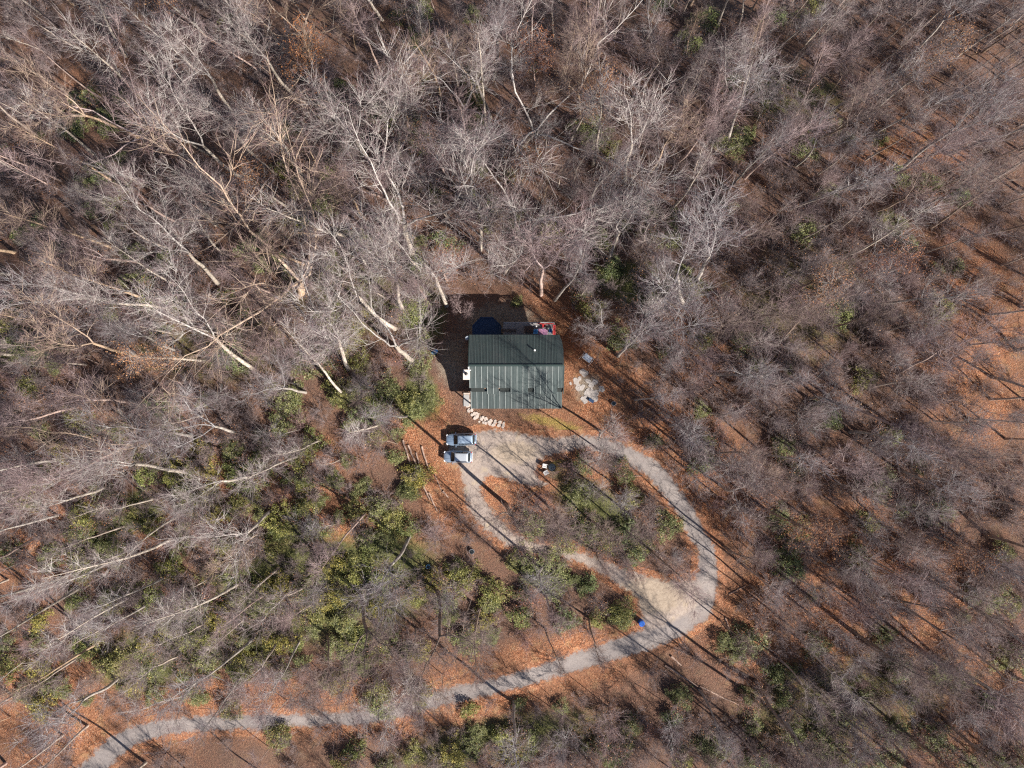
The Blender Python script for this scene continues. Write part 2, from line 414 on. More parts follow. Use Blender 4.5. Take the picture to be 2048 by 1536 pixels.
M_NAVY = simple('navy_cover', (0.006, 0.03, 0.085), 0.6)
M_GREY = simple('grey_plastic', (0.30, 0.34, 0.38), 0.5)
M_STEEL = simple('galvanised_steel', (0.55, 0.56, 0.57), 0.4, 0.7)

zR = 6.2; yR = 2.58; yN = 7.04; zN = 3.9; xW, xE = -6.07, 7.26
yS, zS = -1.43, 4.2; yS2, zS2 = -0.56, 4.63
pW, pE = -5.96, 7.18; yP0, zP0 = -0.45, 3.93; yP1, zP1 = -3.55, 3.1
house = empty('cabin', (0, 0, 0))
tag(house, 'cabin with dark green ribbed metal gable roof in the clearing', 'house')

def panel_mesh(name, wd, a, b_, major, minor):
    """ribbed sheet: a -> b_ are (y,z) at the top and bottom edge; profile runs along x"""
    pr = [(0, 0), (0.02, major * .8), (0.06, major), (0.10, major * .7), (0.17, 0)]
    for k in (1, 2, 3):
        x0 = wd * k / 4 + .03
        pr += [(x0, 0), (x0 + 0.02, minor), (x0 + 0.04, minor), (x0 + 0.06, 0)]
    pr += [(wd - 0.002, 0)]
    V = [(x, a[0], a[1] + z) for x, z in pr] + [(x, b_[0], b_[1] + z) for x, z in pr]
    n = len(pr); F = [(i, n + i, n + i + 1, i + 1) for i in range(n - 1)]
    return mk_mesh(name, V, F, [M_ROOF])
wd = (xE - xW) / 16
mN = panel_mesh('roof_panel', wd, (0, 0), (yN - yR, zN - zR), 0.034, 0.028)
mN.flip_normals()
mS = panel_mesh('roof_panel', wd, (0, 0), (yS - yR, zS - zR), 0.06, 0.035)
mS2 = panel_mesh('roof_panel', wd, (0, 0), (yS2 - yR, zS2 - zR), 0.06, 0.035)
for i in range(16):
    dz = rng.uniform(0, 0.006)
    if i < 15: link('roof_panel', mN, house, (xW + wd * i, yR, zR + dz))
    link('roof_panel', mS2 if i in (0, 1, 2, 5, 6, 10, 15) else mS, house, (xW + wd * i, yR, zR + dz))
# cut north-east corner panel
V = [(0, yR, zR), (0, yN, zN), (wd * 0.35, yN, zN), (wd * 0.8, yN - 0.9, zN + 0.46), (wd, yN - 2.2, zN + 1.13), (wd, yR, zR)]
MB().poly([(x, y, z + 0.005) for x, y, z in V], 0.02).build('roof_panel', M_ROOF, house, (xW + wd * 15, 0, 0))
wp = (pE - pW) / 16
mP = panel_mesh('porch_roof_panel', wp, (0, 0), (yP1 - yP0, zP1 - zP0), 0.075, 0.04)
for i in range(16): link('porch_roof_panel', mP, house, (pW + wp * i, yP0, zP0 + rng.uniform(0, 0.006)))
for (a, b_) in ((942, 969), (1000, 1022), (1052, 1068), (1110, 1126)):
    xa, xb = px2z(a, 780, 4.4).x, px2z(b_, 780, 4.4).x
    MB().poly([(xa, -0.52, 4.58), (xa, -1.12, 4.02), (xb, -1.12, 4.02), (xb, -0.52, 4.58)], 0.03).build('clerestory_pane', M_PANE, house)
MB().box(((xW + xE) / 2, yR, zR + 0.075), (xE - xW, 0.26, 0.05)).build('ridge_cap', M_TRIM, house)
# roof deck under the sheets
def slab(pts, th): return MB().poly(pts, th)
e = 0.03
slab([(xW + .05, yR, zR - e), (xW + .05, yN - .03, zN - e), (xE - .45, yN - .03, zN - e), (xE - .05, yN - 2.0, zN - e + 1.0), (xE - .05, yR, zR - e)], 0.14).build('roof_deck', M_TRIM, house)
slab([(xW + .05, yR, zR - e), (xE - .05, yR, zR - e), (xE - .05, yS2 + .03, zS2 - e), (xW + .05, yS2 + .03, zS2 - e)], 0.14).build('roof_deck', M_TRIM, house)
slab([(pW + .05, yP0, zP0 - e), (pE - .05, yP0, zP0 - e), (pE - .05, yP1 + .03, zP1 - e), (pW + .05, yP1 + .03, zP1 - e)], 0.10).build('roof_deck', M_TRIM, house)
# walls: gable prism over a lower storey that is open to the downhill side
wl, wr, ws, wn = xW + 0.45, xE - 0.5, -0.7, 5.6
mb = MB(); bm = mb.bm
prof = [(ws, -0.1), (ws, 4.35), (yR, 5.95), (wn, 4.4), (wn, -3.2), (ws, -3.2)]
A = [bm.verts.new((wl, y, z)) for y, z in prof]; B = [bm.verts.new((wr, y, z)) for y, z in prof]
bm.faces.new(A); bm.faces.new(B[::-1])
for i in range(6): bm.faces.new((A[i], A[(i + 1) % 6], B[(i + 1) % 6], B[i]))
mb.build('wall', M_SIDING, house)
for x in (-4.2, -0.6, 4.2):
    f = MB().box((x, ws - 0.02, 1.55), (1.3, 0.1, 1.3)).build('window', M_WHITE, house)
    MB().box((x, ws - 0.075, 1.55), (1.1, 0.03, 1.1)).build('pane', M_DARK, f)
for x, z in ((-3.5, -1.2), (-0.2, -1.2), (4.6, -1.2), (-3.0, 2.0), (0.6, 2.0), (4.8, 2.0)):
    f = MB().box((x, wn + 0.02, z), (1.3, 0.1, 1.2)).build('window', M_WHITE, house)
    MB().box((x, wn + 0.075, z), (1.1, 0.03, 1.0)).build('pane', M_DARK, f)
d = MB().box((1.9, ws - 0.03, 1.1), (0.95, 0.08, 2.1)).build('door', M_BROWNW, house)
MB().cyl((2.25, ws - 0.08, 1.05), (2.25, ws - 0.16, 1.05), 0.035).build('handle', M_STEEL, d)
for x in (-5.6, -1.5, 2.7, 6.85):
    MB().box((x, -3.3, 1.55), (0.16, 0.16, 3.1)).build('porch_post', M_BROWNW, house)
for k in range(16):
    MB().box(((pW + pE) / 2 + (k - 7.5) * 0.78, -2.1, 0.12), (0.76, 2.7, 0.09)).build('porch_board', M_GREYW, house)
ch = MB().box((-6.35, 1.3, 1.6), (0.8, 1.28, 9.4)).build('chimney', M_CHIM, house)
MB().box((-6.35, 1.3, 6.36), (0.96, 1.42, 0.14), bev=0.03).build('chimney_cap', M_WHITE if False else M_CHIM, ch)
mb = MB(); mb.cyl((-6.37, 1.42, 6.43), (-6.37, 1.42, 6.85), 0.17, seg=14); mb.cyl((-6.37, 1.42, 6.9), (-6.37, 1.42, 6.98), 0.24, 0.05, seg=14); mb.build('flue', M_BLACK, ch)
MB().tube([(-6.1, 2.42, 6.12), (-6.1, 1.98, 5.98), (-5.75, 1.94, 6.0)], 0.09).build('flashing', M_WHITE, house)
mb = MB(); mb.cyl((3.2, 4.75, 4.9), (3.2, 4.75, 5.55), 0.09); mb.cyl((3.2, 4.75, 5.55), (3.2, 4.75, 5.64), 0.15, 0.12); mb.build('vent_pipe', M_WHITE, house)
MB().box((xW - 0.04, (yR + yN) / 2, (zR + zN) / 2), (0.08, 5.0, 0.16), Matrix.Rotation(math.atan2(zN - zR, yN - yR), 3, 'X')).build('barge_board', M_TRIM, house)
MB().box((xE + 0.04, (yR + yS) / 2, (zR + zS) / 2 - .02), (0.08, 4.4, 0.16), Matrix.Rotation(math.atan2(zR - zS, yR - yS), 3, 'X')).build('barge_board', M_TRIM, house)
mb = MB(); mb.box((wr + 0.2, 1.35, 2.2), (0.4, 0.8, 0.6), bev=0.04); mb.box((wr + 0.42, 1.35, 2.2), (0.05, 0.6, 0.4)); mb.build('wall_cooler', M_WHITE, house)
dish = MB().cyl((-6.35, 6.55, 3.85), (-6.3, 6.45, 4.0), 0.36, 0.10, seg=20).build('satellite_dish', M_GREY, house)
MB().tube([(-6.3, 6.42, 3.9), (-6.0, 6.2, 3.7), (-5.65, 5.5, 3.5)], 0.04).build('bracket', M_STEEL, dish)

# ------------------------------------------------------------------ back deck and what stands on it
DZ = 0.2
dk = empty('back_deck', (2.2, 7.3, DZ))
tag(dk, 'grey timber deck in the shade behind the cabin', 'deck')
for k in range(20):
    MB().box((0, 0, 0), (7.6, 0.16, 0.05)).build('board', M_GREYW, dk, (0.3 + rng.uniform(-.03, .03), -1.6 + k * 0.171, rng.uniform(-.006, .006)))
for x in (-3.2, 0.3, 3.9):
    for y in (-1.4, 1.6):
        MB().box((x, y, -1.55), (0.15, 0.15, 3.0)).build('post', M_BROWNW, dk)
for x in (-3.4, -1.6, 0.2, 2.0, 4.0):
    MB().box((x, 1.72, 0.5), (0.1, 0.1, 0.95)).build('rail_post', M_GREYW, dk)
MB().box((0.3, 1.72, 1.0), (7.5, 0.14, 0.06)).build('rail', M_GREYW, dk)
top = DZ + 0.03

pool = empty('swimming_pool', px2z(974, 664, -2.5)); pz = pool.location
tag(pool, 'eight-sided above-ground pool under a dark navy cover behind the cabin', 'pool')
ring = [(2.08 * math.cos(PI / 8 + k * PI / 4) / math.cos(PI / 8), 2.08 * math.sin(PI / 8 + k * PI / 4) / math.cos(PI / 8)) for k in range(8)]
mb = MB(); bm = mb.bm
c0 = bm.verts.new((0, 0, 1.20)); rr = [[bm.verts.new((x * f, y * f, z)) for x, y in ring] for f, z in ((0.5, 1.22), (0.93, 1.27), (0.97, 1.33))]
for k in range(8):
    bm.faces.new((c0, rr[0][k], rr[0][(k + 1) % 8]))
    for a, b_ in zip(rr[:-1], rr[1:]): bm.faces.new((a[k], b_[k], b_[(k + 1) % 8], a[(k + 1) % 8]))
mb.build('cover', M_NAVY, pool)
for k in range(8):
    a, b_ = Vector(ring[k] + (0,)), Vector(ring[(k + 1) % 8] + (0,)); mid = (a + b_) / 2; ang = math.atan2(b_.y - a.y, b_.x - a.x)
    MB().box((mid.x, mid.y, 0.6), ((b_ - a).length, 0.06, 1.4), Matrix.Rotation(ang, 3, 'Z')).build('side_panel', M_NAVY, pool)
    MB().box((mid.x, mid.y, 1.33), ((b_ - a).length + .05, 0.16, 0.05), Matrix.Rotation(ang, 3, 'Z')).build('rim', M_NAVY, pool)

P_ = px2z(1018, 660, 0.5)
o = empty('garden_bench', (P_.x, P_.y, top)); tag(o, 'dark slatted bench on the grey deck beside the covered pool', 'bench')
for k in range(12): MB().box((-1.0 + k * 0.18, -0.1, 0.44), (0.11, 0.5, 0.035)).build('slat', M_BROWNW, o)
MB().box((0, 0.22, 0.86), (2.25, 0.06, 0.1)).build('backrest', M_GREYW, o)
for x in (-1.0, 1.0):
    for y in (-0.3, 0.2): MB().box((x, y, 0.43 if y > 0 else 0.21), (0.07, 0.07, 0.86 if y > 0 else 0.42)).build('leg', M_BROWNW, o)
P_ = px2z(1058, 659, 0.4)
o = empty('storage_chest', (P_.x, P_.y, top)); tag(o, 'black storage chest on the deck between bench and blue table', 'chest')
MB().box((0, 0, 0.28), (1.3, 0.9, 0.56), bev=0.03).build('chest_body', M_BLACK, o)
MB().box((0, 0, 0.60), (1.36, 0.96, 0.07), bev=0.02).build('lid', M_BROWNW, o)
P_ = px2z(1071, 663.5, 0.7)
o = empty('side_table', (P_.x, P_.y, top)); tag(o, 'small bright blue square table at the cabin eave', 'table')
MB().box((0, 0, 0.6), (0.72, 0.66, 0.05), bev=0.02).build('tabletop', M_LBLUE, o)
for x in (-.28, .28):
    for y in (-.26, .26): MB().cyl((x, y, 0), (x, y, .58), 0.03).build('leg', M_LBLUE, o)
q = tag(MB().cyl((0, 0, 0), (0, 0, 0.05), 0.19, 0.22, 18).build('dish', M_BLUE, None, (P_.x, P_.y, top + 0.626)), 'round blue dish on the small blue table', 'dish')
P_ = px2z(1086, 664, 0.75)
m, t, b = new_mat('dotted_pink_cloth')
co = nd(t, 'ShaderNodeTexCoord').outputs['Object']
t.links.new(ramp(t, voro(t, co, 5.5, 'Distance'), [(0.28, (0.16, 0.08, 0.22)), (0.36, (0.42, 0.20, 0.30))]), b.inputs['Base Color'])
M_DOT = m
o = empty('patio_table', (P_.x, P_.y, top)); tag(o, 'low table with pink and purple dotted cloth at the cabin eave', 'table')
MB().box((0, 0, 0.66), (1.30, 0.86, 0.05)).build('tabletop', M_GREYW, o)
MB().box((0, 0, 0.70), (1.34, 0.90, 0.02)).build('cloth', M_DOT, o)
for x in (-.55, .55):
    for y in (-.35, .35): MB().box((x, y, 0.32), (.07, .07, .64)).build('leg', M_GREYW, o)
P_ = px2z(1095, 656, 0.9)
o = empty('barbecue', (P_.x, P_.y, top)); tag(o, 'round black kettle barbecue beside the dotted table', 'barbecue')
mb = MB(); bmesh.ops.create_uvsphere(mb.bm, u_segments=18, v_segments=10, radius=0.33); bmesh.ops.transform(mb.bm, matrix=Matrix.Translation((0, 0, .8)) @ Matrix.Diagonal((1, 1, .8, 1)), verts=mb.bm.verts); mb.build('bowl', M_BLACK, o, smooth=True)
for k in range(3): MB().cyl((.15 * math.cos(k * 2.1), .15 * math.sin(k * 2.1), .62), (.33 * math.cos(k * 2.1), .33 * math.sin(k * 2.1), 0), .02).build('leg', M_STEEL, o)
P_ = px2z(1090, 648, 0.6)
o = empty('play_frame', (P_.x, P_.y, top)); tag(o, 'red tubular frame standing along the deck edge', 'frame')
MB().tube([(-1.15, .15, .9), (-.4, -.05, .95), (.3, 0, .95), (1.2, .0, .9)], .06).build('rail', M_RED, o)
for p in ((-1.15, .15), (-.15, -.02), (1.2, 0)): MB().cyl((p[0], p[1], 0), (p[0], p[1], .93), .06).build('leg', M_RED, o)
MB().box((-.15, -.3, .62), (.5, .42, .06), bev=.02).build('seat', M_RED, o)
P_ = px2z(1108, 660, 0.6)
o = empty('toy_slide', (P_.x, P_.y, top)); tag(o, 'narrow red slide by the deck corner near the roof edge', 'slide')
MB().poly([(-.14, .7, 1.0), (.14, .7, 1.0), (.18, -.7, .25), (-.10, -.7, .25)], .05).build('chute', M_RED, o)
for x in (-.17, .2): MB().tube([(x - .02, .7, 1.1), (x, -.72, .33)], .035).build('side_rail', M_RED, o)
for x in (-.12, .12): MB().cyl((x, .68, 0), (x, .68, .97), .03).build('leg', M_BLUE, o)
for y, z in ((.72, .3), (.72, .6)): MB().cyl((-.14, y, z), (.14, y, z), .025).build('rung', M_BLUE, o)
P_ = px2z(1101, 661, 0.5)
o = empty('plastic_crate', (P_.x, P_.y, top)); tag(o, 'blue crate between the barbecue and the red slide', 'crate')
for sx in (-1, 1):
    MB().box((sx * .2, 0, .22), (.03, .5, .40)).build('side', M_BLUE, o); MB().box((0, sx * .25, .22), (.40, .03, .40)).build('side', M_BLUE, o)
MB().box((0, 0, .03), (.38, .48, .03)).build('bottom', M_BLUE, o)
P_ = px2z(1072.5, 652.5, 0.6)
o = MB(); o.cyl((0, 0, 0), (0, 0, .5), .03); bmesh.ops.create_uvsphere(o.bm, u_segments=12, v_segments=8, radius=0.14, matrix=Matrix.Translation((0, 0, .6)))
tag(o.build('garden_light', M_WHITE, None, (P_.x, P_.y, top), smooth=True), 'white globe garden light on the deck by the chest', 'lamp')

# ------------------------------------------------------------------ yard furniture, stones
def seat(name, px, py, rz, label, cat, wide=0.6, mat=None, kids=True, z0=0.0, long=0.55):
    P_ = px2g(px, py); o = empty(name, (P_.x, P_.y, P_.z + z0), rz); tag(o, label, cat)
    mt = mat or M_WHITE
    n = max(3, int(wide / 0.16)); 
    for k in range(n): MB().box((-wide / 2 + (k + .5) * wide / n, 0, .42), (wide / n * .86, long, .03)).build('slat', mt, o)
    bk = MB().box((0, 0, 0), (wide, .04, .5)).build('backrest', mt, o, (0, long / 2 + .06, .68), (-.25, 0, 0))
    for x in (-wide / 2 + .03, wide / 2 - .03):
        for y in (-long / 2 + .03, long / 2 - .03): MB().cyl((x, y, 0), (x, y, .42), .022).build('leg', mt, o)
        MB().box((x, 0, .64), (.05, long + .1, .03)).build('armrest', mt, o)
        MB().cyl((x, -long / 2 - .03, 0), (x, -long / 2 - .03, .64), .02).build('arm_post', mt, o)
    return o
seat('garden_chair', 1090, 931, R(80), 'white square chair next to the black fire pit', 'chair')
seat('garden_chair', 1092.5, 944, R(118), 'white chair set askew just below the other white chair', 'chair')
# white metal swing seat east of the cabin
P_ = px2g(1173, 717); sw = empty('garden_swing', P_, R(-38)); tag(sw, 'white metal garden swing seat on the leaves beyond the cabin gable', 'swing seat')
for k in range(6): MB().box((0, -.32 + k * .13, .5), (1.35, .085, .03)).build('slat', M_WHITE, sw)
MB().box((0, 0, 0), (1.35, .05, .55)).build('backrest', M_GREY, sw, (0, .42, .78), (-.3, 0, 0))
for x in (-.85, .85):
    MB().tube([(x, -.75, 0), (x, 0, 1.5), (x, .75, 0)], .035).build('frame_leg', M_WHITE, sw)
    MB().tube([(x * .8, 0, 1.5), (x * .8, .0, .5)], .015).build('chain', M_STEEL, sw)
MB().cyl((-.85, 0, 1.5), (.85, 0, 1.5), .035).build('top_rail', M_WHITE, sw)
MB().box((0, .02, 1.55), (1.25, .8, .04), bev=.015).build('canopy', simple('pale_canvas', (.55, .58, .62), .7), sw)
# fire pit
P_ = px2g(1103.5, 934); o = empty('fire_pit', P_); tag(o, 'round black fire pit on the grass ring in the driveway', 'fire pit')
mb = MB(); mb.cyl((0, 0, .32), (0, 0, .5), .30, .62, 20, False); mb.cyl((0, 0, .50), (0, 0, .53), .66, .66, 20, False); mb.cyl((0, 0, .30), (0, 0, .33), .31, .31, 20); mb.build('bowl', M_BLACK, o)
for k in range(3): MB().cyl((.5 * math.cos(k * 2.1), .5 * math.sin(k * 2.1), 0), (.35 * math.cos(k * 2.1), .35 * math.sin(k * 2.1), .4), .03).build('leg', M_BLACK, o)
MB().cyl((0, 0, .52), (0, 0, .54), .5, .5, 20).build('grate', simple('sooty_steel', (.06, .075, .09), .5, .5), o)
P_ = px2g(1106, 936)
# barrels and buckets
def drum(name, px, py, r, h, mat, label, cat):
    P_ = px2g(px, py); o = empty(name, P_); tag(o, label, cat)
    mb = MB(); mb.cyl((0, 0, 0), (0, 0, h), r, r, 20)
    for z in (h * .33, h * .66): mb.cyl((0, 0, z - .02), (0, 0, z + .02), r * 1.04, r * 1.04, 20)
    mb.build('barrel', mat, o)
    MB().cyl((0, 0, h), (0, 0, h + .04), r * 1.03, r * .97, 20).build('lid', mat, o)
    MB().cyl((r * .5, 0, h + .04), (r * .5, 0, h + .07), .05).build('bung', M_BLACK, o)
drum('barrel', 1281.5, 1243.5, .42, .95, simple('bright_blue_plastic', (.03, .14, .55), .35), 'bright blue barrel standing at the driveway edge', 'barrel')
def bucket(px, py, r, h, mat, label, ir=None):
    P_ = px2g(px, py); o = empty('bucket', P_); tag(o, label, 'bucket')
    MB().cyl((0, 0, 0), (0, 0, h), r * .85, r, 16).build('tub', mat, o)
    MB().cyl((0, 0, h - .02), (0, 0, h + .03), r * 1.08, r * 1.08, 16, False).build('rim', mat, o)
    MB().cyl((0, 0, h), (0, 0, h + .008), r * .9, r * .9, 16).build('contents', M_DARK, o)
bucket(944, 1102, .38, .5, M_GREY, 'blue-grey tub among leaves below the gravel bend')
bucket(857, 1132, .30, .45, M_LBLUE, 'pale blue tub in the brush far below the parked cars')
bucket(1227, 807, .34, .4, M_STEEL, 'round grey tub by the stones beyond the cabin gable')
# blue tub west of the cabin
P_ = px2g(870, 704); o = empty('wading_pool', P_, .5); tag(o, 'small blue oval tub in the shade beside the cabin', 'tub')
mb = MB(); mb.cyl((0, 0, 0), (0, 0, .28), .42, .5, 20); bmesh.ops.scale(mb.bm, vec=(1, .65, 1), verts=mb.bm.verts); mb.build('basin', M_LBLUE, o)
mb = MB(); mb.cyl((0, 0, .26), (0, 0, .31), .54, .54, 20, False); bmesh.ops.scale(mb.bm, vec=(1, .65, 1), verts=mb.bm.verts); mb.build('rim', M_LBLUE, o)
P_ = px2g(1182, 801); o = empty('tool_box', P_, R(-30)); tag(o, 'dark blue box lying on the pale stone patch', 'box')
MB().box((0, 0, .18), (.8, .42, .34), bev=.03).build('box_body', M_NAVY, o); MB().box((0, 0, .37), (.84, .46, .05), bev=.015).build('lid', M_NAVY, o)

def stone_mesh(r, h, mat, seed):
    g = np.random.default_rng(seed); n = 9
    a = np.sort(np.linspace(0, 2 * PI, n, endpoint=False) + g.uniform(-.2, .2, n)); rr = r * g.uniform(.78, 1.15, n)
    mb = MB(); bm = mb.bm
    lo = [bm.verts.new((math.cos(x) * q, math.sin(x) * q, -.1)) for x, q in zip(a, rr)]
    hi = [bm.verts.new((math.cos(x) * q * .93, math.sin(x) * q * .93, h * g.uniform(.85, 1.1))) for x, q in zip(a, rr)]
    bm.faces.new(hi); bm.faces.new(lo[::-1])
    for i in range(n): bm.faces.new((lo[i], lo[(i + 1) % n], hi[(i + 1) % n], hi[i]))
    return mb.mesh('stone', mat)
sms = [stone_mesh(.36, .13, M_STONE, 20 + k) for k in range(6)]
sflat = [stone_mesh(.50, .06, M_ROCK, 40 + k) for k in range(6)]
path = [(934, 797), (936, 806), (939, 815), (944, 824), (951, 831), (958, 836), (966, 840), (975, 843), (984, 845), (994, 847), (1003, 850), (1011, 853)]
wlo = px2g(975, 840)
wall = empty('stone_edging', wlo); tag(wall, 'curved row of pale stones in front of the cabin porch', 'stone edging')
for i in range(len(path) - 1):
    for s_ in (-1.2, -.7, -.2, .3, .8, 1.25):
        a = np.array(path[i]); b_ = np.array(path[i + 1]); tt = b_ - a; nrm = np.array([-tt[1], tt[0]]) / np.hypot(*tt)
        q = (a + b_) / 2 + nrm * 3.8 * s_ + rng.uniform(-2.2, 2.2, 2); P_ = px2g(*q)
        k = link('stone', sms[rng.integers(6)], wall, P_ - wlo + Vector((0, 0, rng.uniform(-.05, .05))), (0, 0, rng.uniform(0, 6)))
        k.scale = (rng.uniform(.45, 1.0), rng.uniform(.4, .8), rng.uniform(.5, 1.2))
step = empty('porch_step', px2g(933, 801)); tag(step, 'blue-grey slab walk at the porch corner', 'step')
MB().box((0, 0, .08), (.85, 1.7, .16), bev=.03).build('slab', M_CONC, step); MB().box((.02, 1.02, .12), (.9, .26, .24), bev=.03).build('tread', M_STONE, step)
pt = px2g(1175, 775); patch = empty('stone_patio', pt); tag(patch, 'patch of loose pale flat stones beyond the cabin gable', 'patio')
for k in range(40):
    u, v = rng.uniform(-1, 1), rng.uniform(-1, 1)
    q = (1154 + 40 * (u * .5 + .5) + v * 14 , 752 + 46 * (u * .5 + .5) - v * 16); P_ = px2g(*q)
    s_ = link('stone', sflat[rng.integers(6)], patch, P_ - pt + Vector((0, 0, rng.uniform(-.03, .02))), (rng.uniform(-.05, .05), rng.uniform(-.05, .05), rng.uniform(0, 6)))
    f = rng.uniform(.5, 1.25); s_.scale = (f, f * rng.uniform(.6, 1), 1)

# ------------------------------------------------------------------ cars
def car_paint(name, c):
    m, t, b = new_mat(name)
    co = nd(t, 'ShaderNodeTexCoord').outputs['Object']
    t.links.new(mixc(t, noise(t, co, 6, 4, .7), tuple(v * .9 for v in c), c), b.inputs['Base Color'])
    b.inputs['Metallic'].default_value = .55; b.inputs['Roughness'].default_value = .30
    b.inputs['Coat Weight'].default_value = .6; b.inputs['Coat Roughness'].default_value = .06
    return m
M_TYRE = simple('tyre_rubber', (.02, .02, .02), .9)
M_HEADL = simple('headlight_glass', (.7, .72, .75), .1)
M_TAIL = simple('tail_light_red', (.4, .015, .01), .2)

def loft(stations, n=16, e=.55):
    V, F = [], []
    for (x, zb, zt, hw) in stations:
        for k in range(n):
            a = 2 * PI * (k + .5) / n; c_, s_ = math.cos(a), math.sin(a)
            V.append((x, hw * math.copysign(abs(c_) ** e, c_), (zb + zt) / 2 + (zt - zb) / 2 * math.copysign(abs(s_) ** e, s_)))
    for i in range(len(stations) - 1):
        for k in range(n): F.append((i * n + k, i * n + (k + 1) % n, (i + 1) * n + (k + 1) % n, (i + 1) * n + k))
    mb = MB(); bm = mb.bm; vs_ = [bm.verts.new(v) for v in V]
    for f in F: bm.faces.new([vs_[i] for i in f])
    bm.faces.new(vs_[:n]); bm.faces.new(vs_[-n:])
    return mb

def make_car(px, py, L, paint, roofmat, label, tail, rz=0.0):
    P_ = px2z(px, py, 0.9); P_.z = 0.06 + float(gz(P_.x, P_.y))
    c = empty('suv_car', P_, rz); tag(c, label, 'car', 'cars parked in front of the cabin')
    k = L / 4.44
    st_ = [(-2.22, .50, .70, .22), (-2.20, .44, .78, .42), (-2.12, .36, .86, .60), (-1.95, .30, .94, .73), (-1.7, .28, .99, .82), (-1.45, .27, 1.02, .87), (-1.2, .26, 1.04, .90), (-.85, .26, 1.07, .90), (.4, .26, 1.08, .91),
           (1.5, .27, 1.08, .91), (1.9, .32, 1.06, .87), (2.08, .38, 1.0, .80), (2.17, .42, .94, .68), (2.22, .48, .84, .45)]
    loft([(x * k, a, b_, h) for x, a, b_, h in st_]).build('body', paint, c, smooth=True)
    xb0, xt0, xt1, xb1 = -1.02 * k, -.42 * k, (1.72 - tail) * k, (2.08 - tail * .6) * k
    hb, ht, zb, zt = .83, .66, 1.03, 1.66
    def quad(pts, name, mat, off=(0, 0, 0)):
        return MB().poly([(p[0] + off[0], p[1] + off[1], p[2] + off[2]) for p in pts], .02).build(name, mat, c)
    mb = MB(); bm = mb.bm
    lo = [bm.verts.new(p) for p in ((xb0, -hb * .92, zb), (xb1, -hb, zb), (xb1, hb, zb), (xb0, hb * .92, zb))]
    hi = [bm.verts.new(p) for p in ((xt0, -ht, zt), (xt1, -ht, zt), (xt1, ht, zt), (xt0, ht, zt))]
    bm.faces.new(hi); bm.faces.new(lo[::-1])
    for i in range(4): bm.faces.new((lo[i], lo[(i + 1) % 4], hi[(i + 1) % 4], hi[i]))
    bmesh.ops.bevel(bm, geom=list(bm.edges), offset=.10, segments=4, affect='EDGES', profile=.55)
    mb.build('cabin', paint, c, smooth=True)
    def lerp(a, b_, u): return tuple(a[i] + (b_[i] - a[i]) * u for i in range(3))
    def pane(a0, a1, b0, b1, u0, u1, v0, v1, off):   # a0-a1 bottom edge, b0-b1 top edge
        q = [lerp(lerp(a0, a1, u), lerp(b0, b1, u), v) for u, v in ((u0, v0), (u1, v0), (u1, v1), (u0, v1))]
        return [(p[0] + off[0], p[1] + off[1], p[2] + off[2]) for p in q]
    quad(pane((xb0, -hb * .92, zb), (xb0, hb * .92, zb), (xt0, -ht, zt), (xt0, ht, zt), .05, .95, -.02, .97, (-.025, 0, .025)), 'windshield', M_DARK)
    quad(pane((xb1, -hb, zb), (xb1, hb, zb), (xt1, -ht, zt), (xt1, ht, zt), .07, .93, .2, .93, (.03, 0, .02)), 'rear_window', M_DARK)
    for s_ in (-1, 1):
        for u0, u1 in ((.14, .46), (.50, .88)):
            quad(pane((xb0, s_ * hb * .93, zb), (xb1, s_ * hb, zb), (xt0, s_ * ht, zt), (xt1, s_ * ht, zt), u0, u1, .18, .88, (0, s_ * .022, .01)), 'side_window', M_DARK)
        MB().tube([((xt0 + .15), s_ * (ht - .08), zt + .035), (xt0 + .25, s_ * (ht - .07), zt + .10), (xt1 - .2, s_ * (ht - .07), zt + .10), (xt1 - .08, s_ * (ht - .08), zt + .035)], .025, 6).build('roof_rail', M_BLACK, c)
        MB().box((xb0 + .28, s_ * 1.0, 1.08), (.12, .2, .14), bev=.03).build('mirror', paint, c)
        MB().box((-2.02 * k, s_ * .62, .78), (.24, .3, .13), Matrix.Rotation(-s_ * .45, 3, 'Z'), .03).build('headlight', M_HEADL, c)
        MB().box((2.12 * k, s_ * .72, .88), (.12, .16, .3), bev=.02).build('tail_light', M_TAIL, c)
        for x in (-1.36 * k, 1.32 * k):
            wv = MB().cyl((x, s_ * .70, .34), (x, s_ * .93, .34), .34, .34, 20).build('wheel', M_TYRE, c)
            MB().cyl((x, s_ * .92, .34), (x, s_ * .945, .34), .21, .19, 14).build('rim', M_STEEL, wv)
    rl, rw, rc_ = (xt1 - xt0) / 2 - .02, ht - .03, .22
    ring = []
    for q in range(4):
        for a in np.linspace(0, PI / 2, 6):
            sx, sy = ((1, 1), (-1, 1), (-1, -1), (1, -1))[q]; aa = a + q * PI / 2
            ring.append((sx * (rl - rc_) + rc_ * math.cos(aa), sy * (rw - rc_) + rc_ * math.sin(aa)))
    mb = MB(); bm = mb.bm; xm = (xt0 + xt1) / 2
    lv = [[bm.verts.new((xm + x * f, y * f, zt + z)) for x, y in ring] for f, z in ((1, .0), (.97, .022), (.75, .045), (.4, .055))]
    for A_, B_ in zip(lv[:-1], lv[1:]):
        for q in range(len(ring)): bm.faces.new((A_[q], A_[(q + 1) % len(ring)], B_[(q + 1) % len(ring)], B_[q]))
    bm.faces.new(lv[-1]); mb.build('roof', roofmat, c, smooth=True)
    for yy in (-.32, .32):      # creases of the bonnet
        MB().box((-1.55 * k, yy, 1.025), (.85, .035, .02), Matrix.Rotation(-.10 * (1 if yy > 0 else -1), 3, 'Z') @ Matrix.Rotation(-.05, 3, 'Y')).build('bonnet_crease', paint, c)
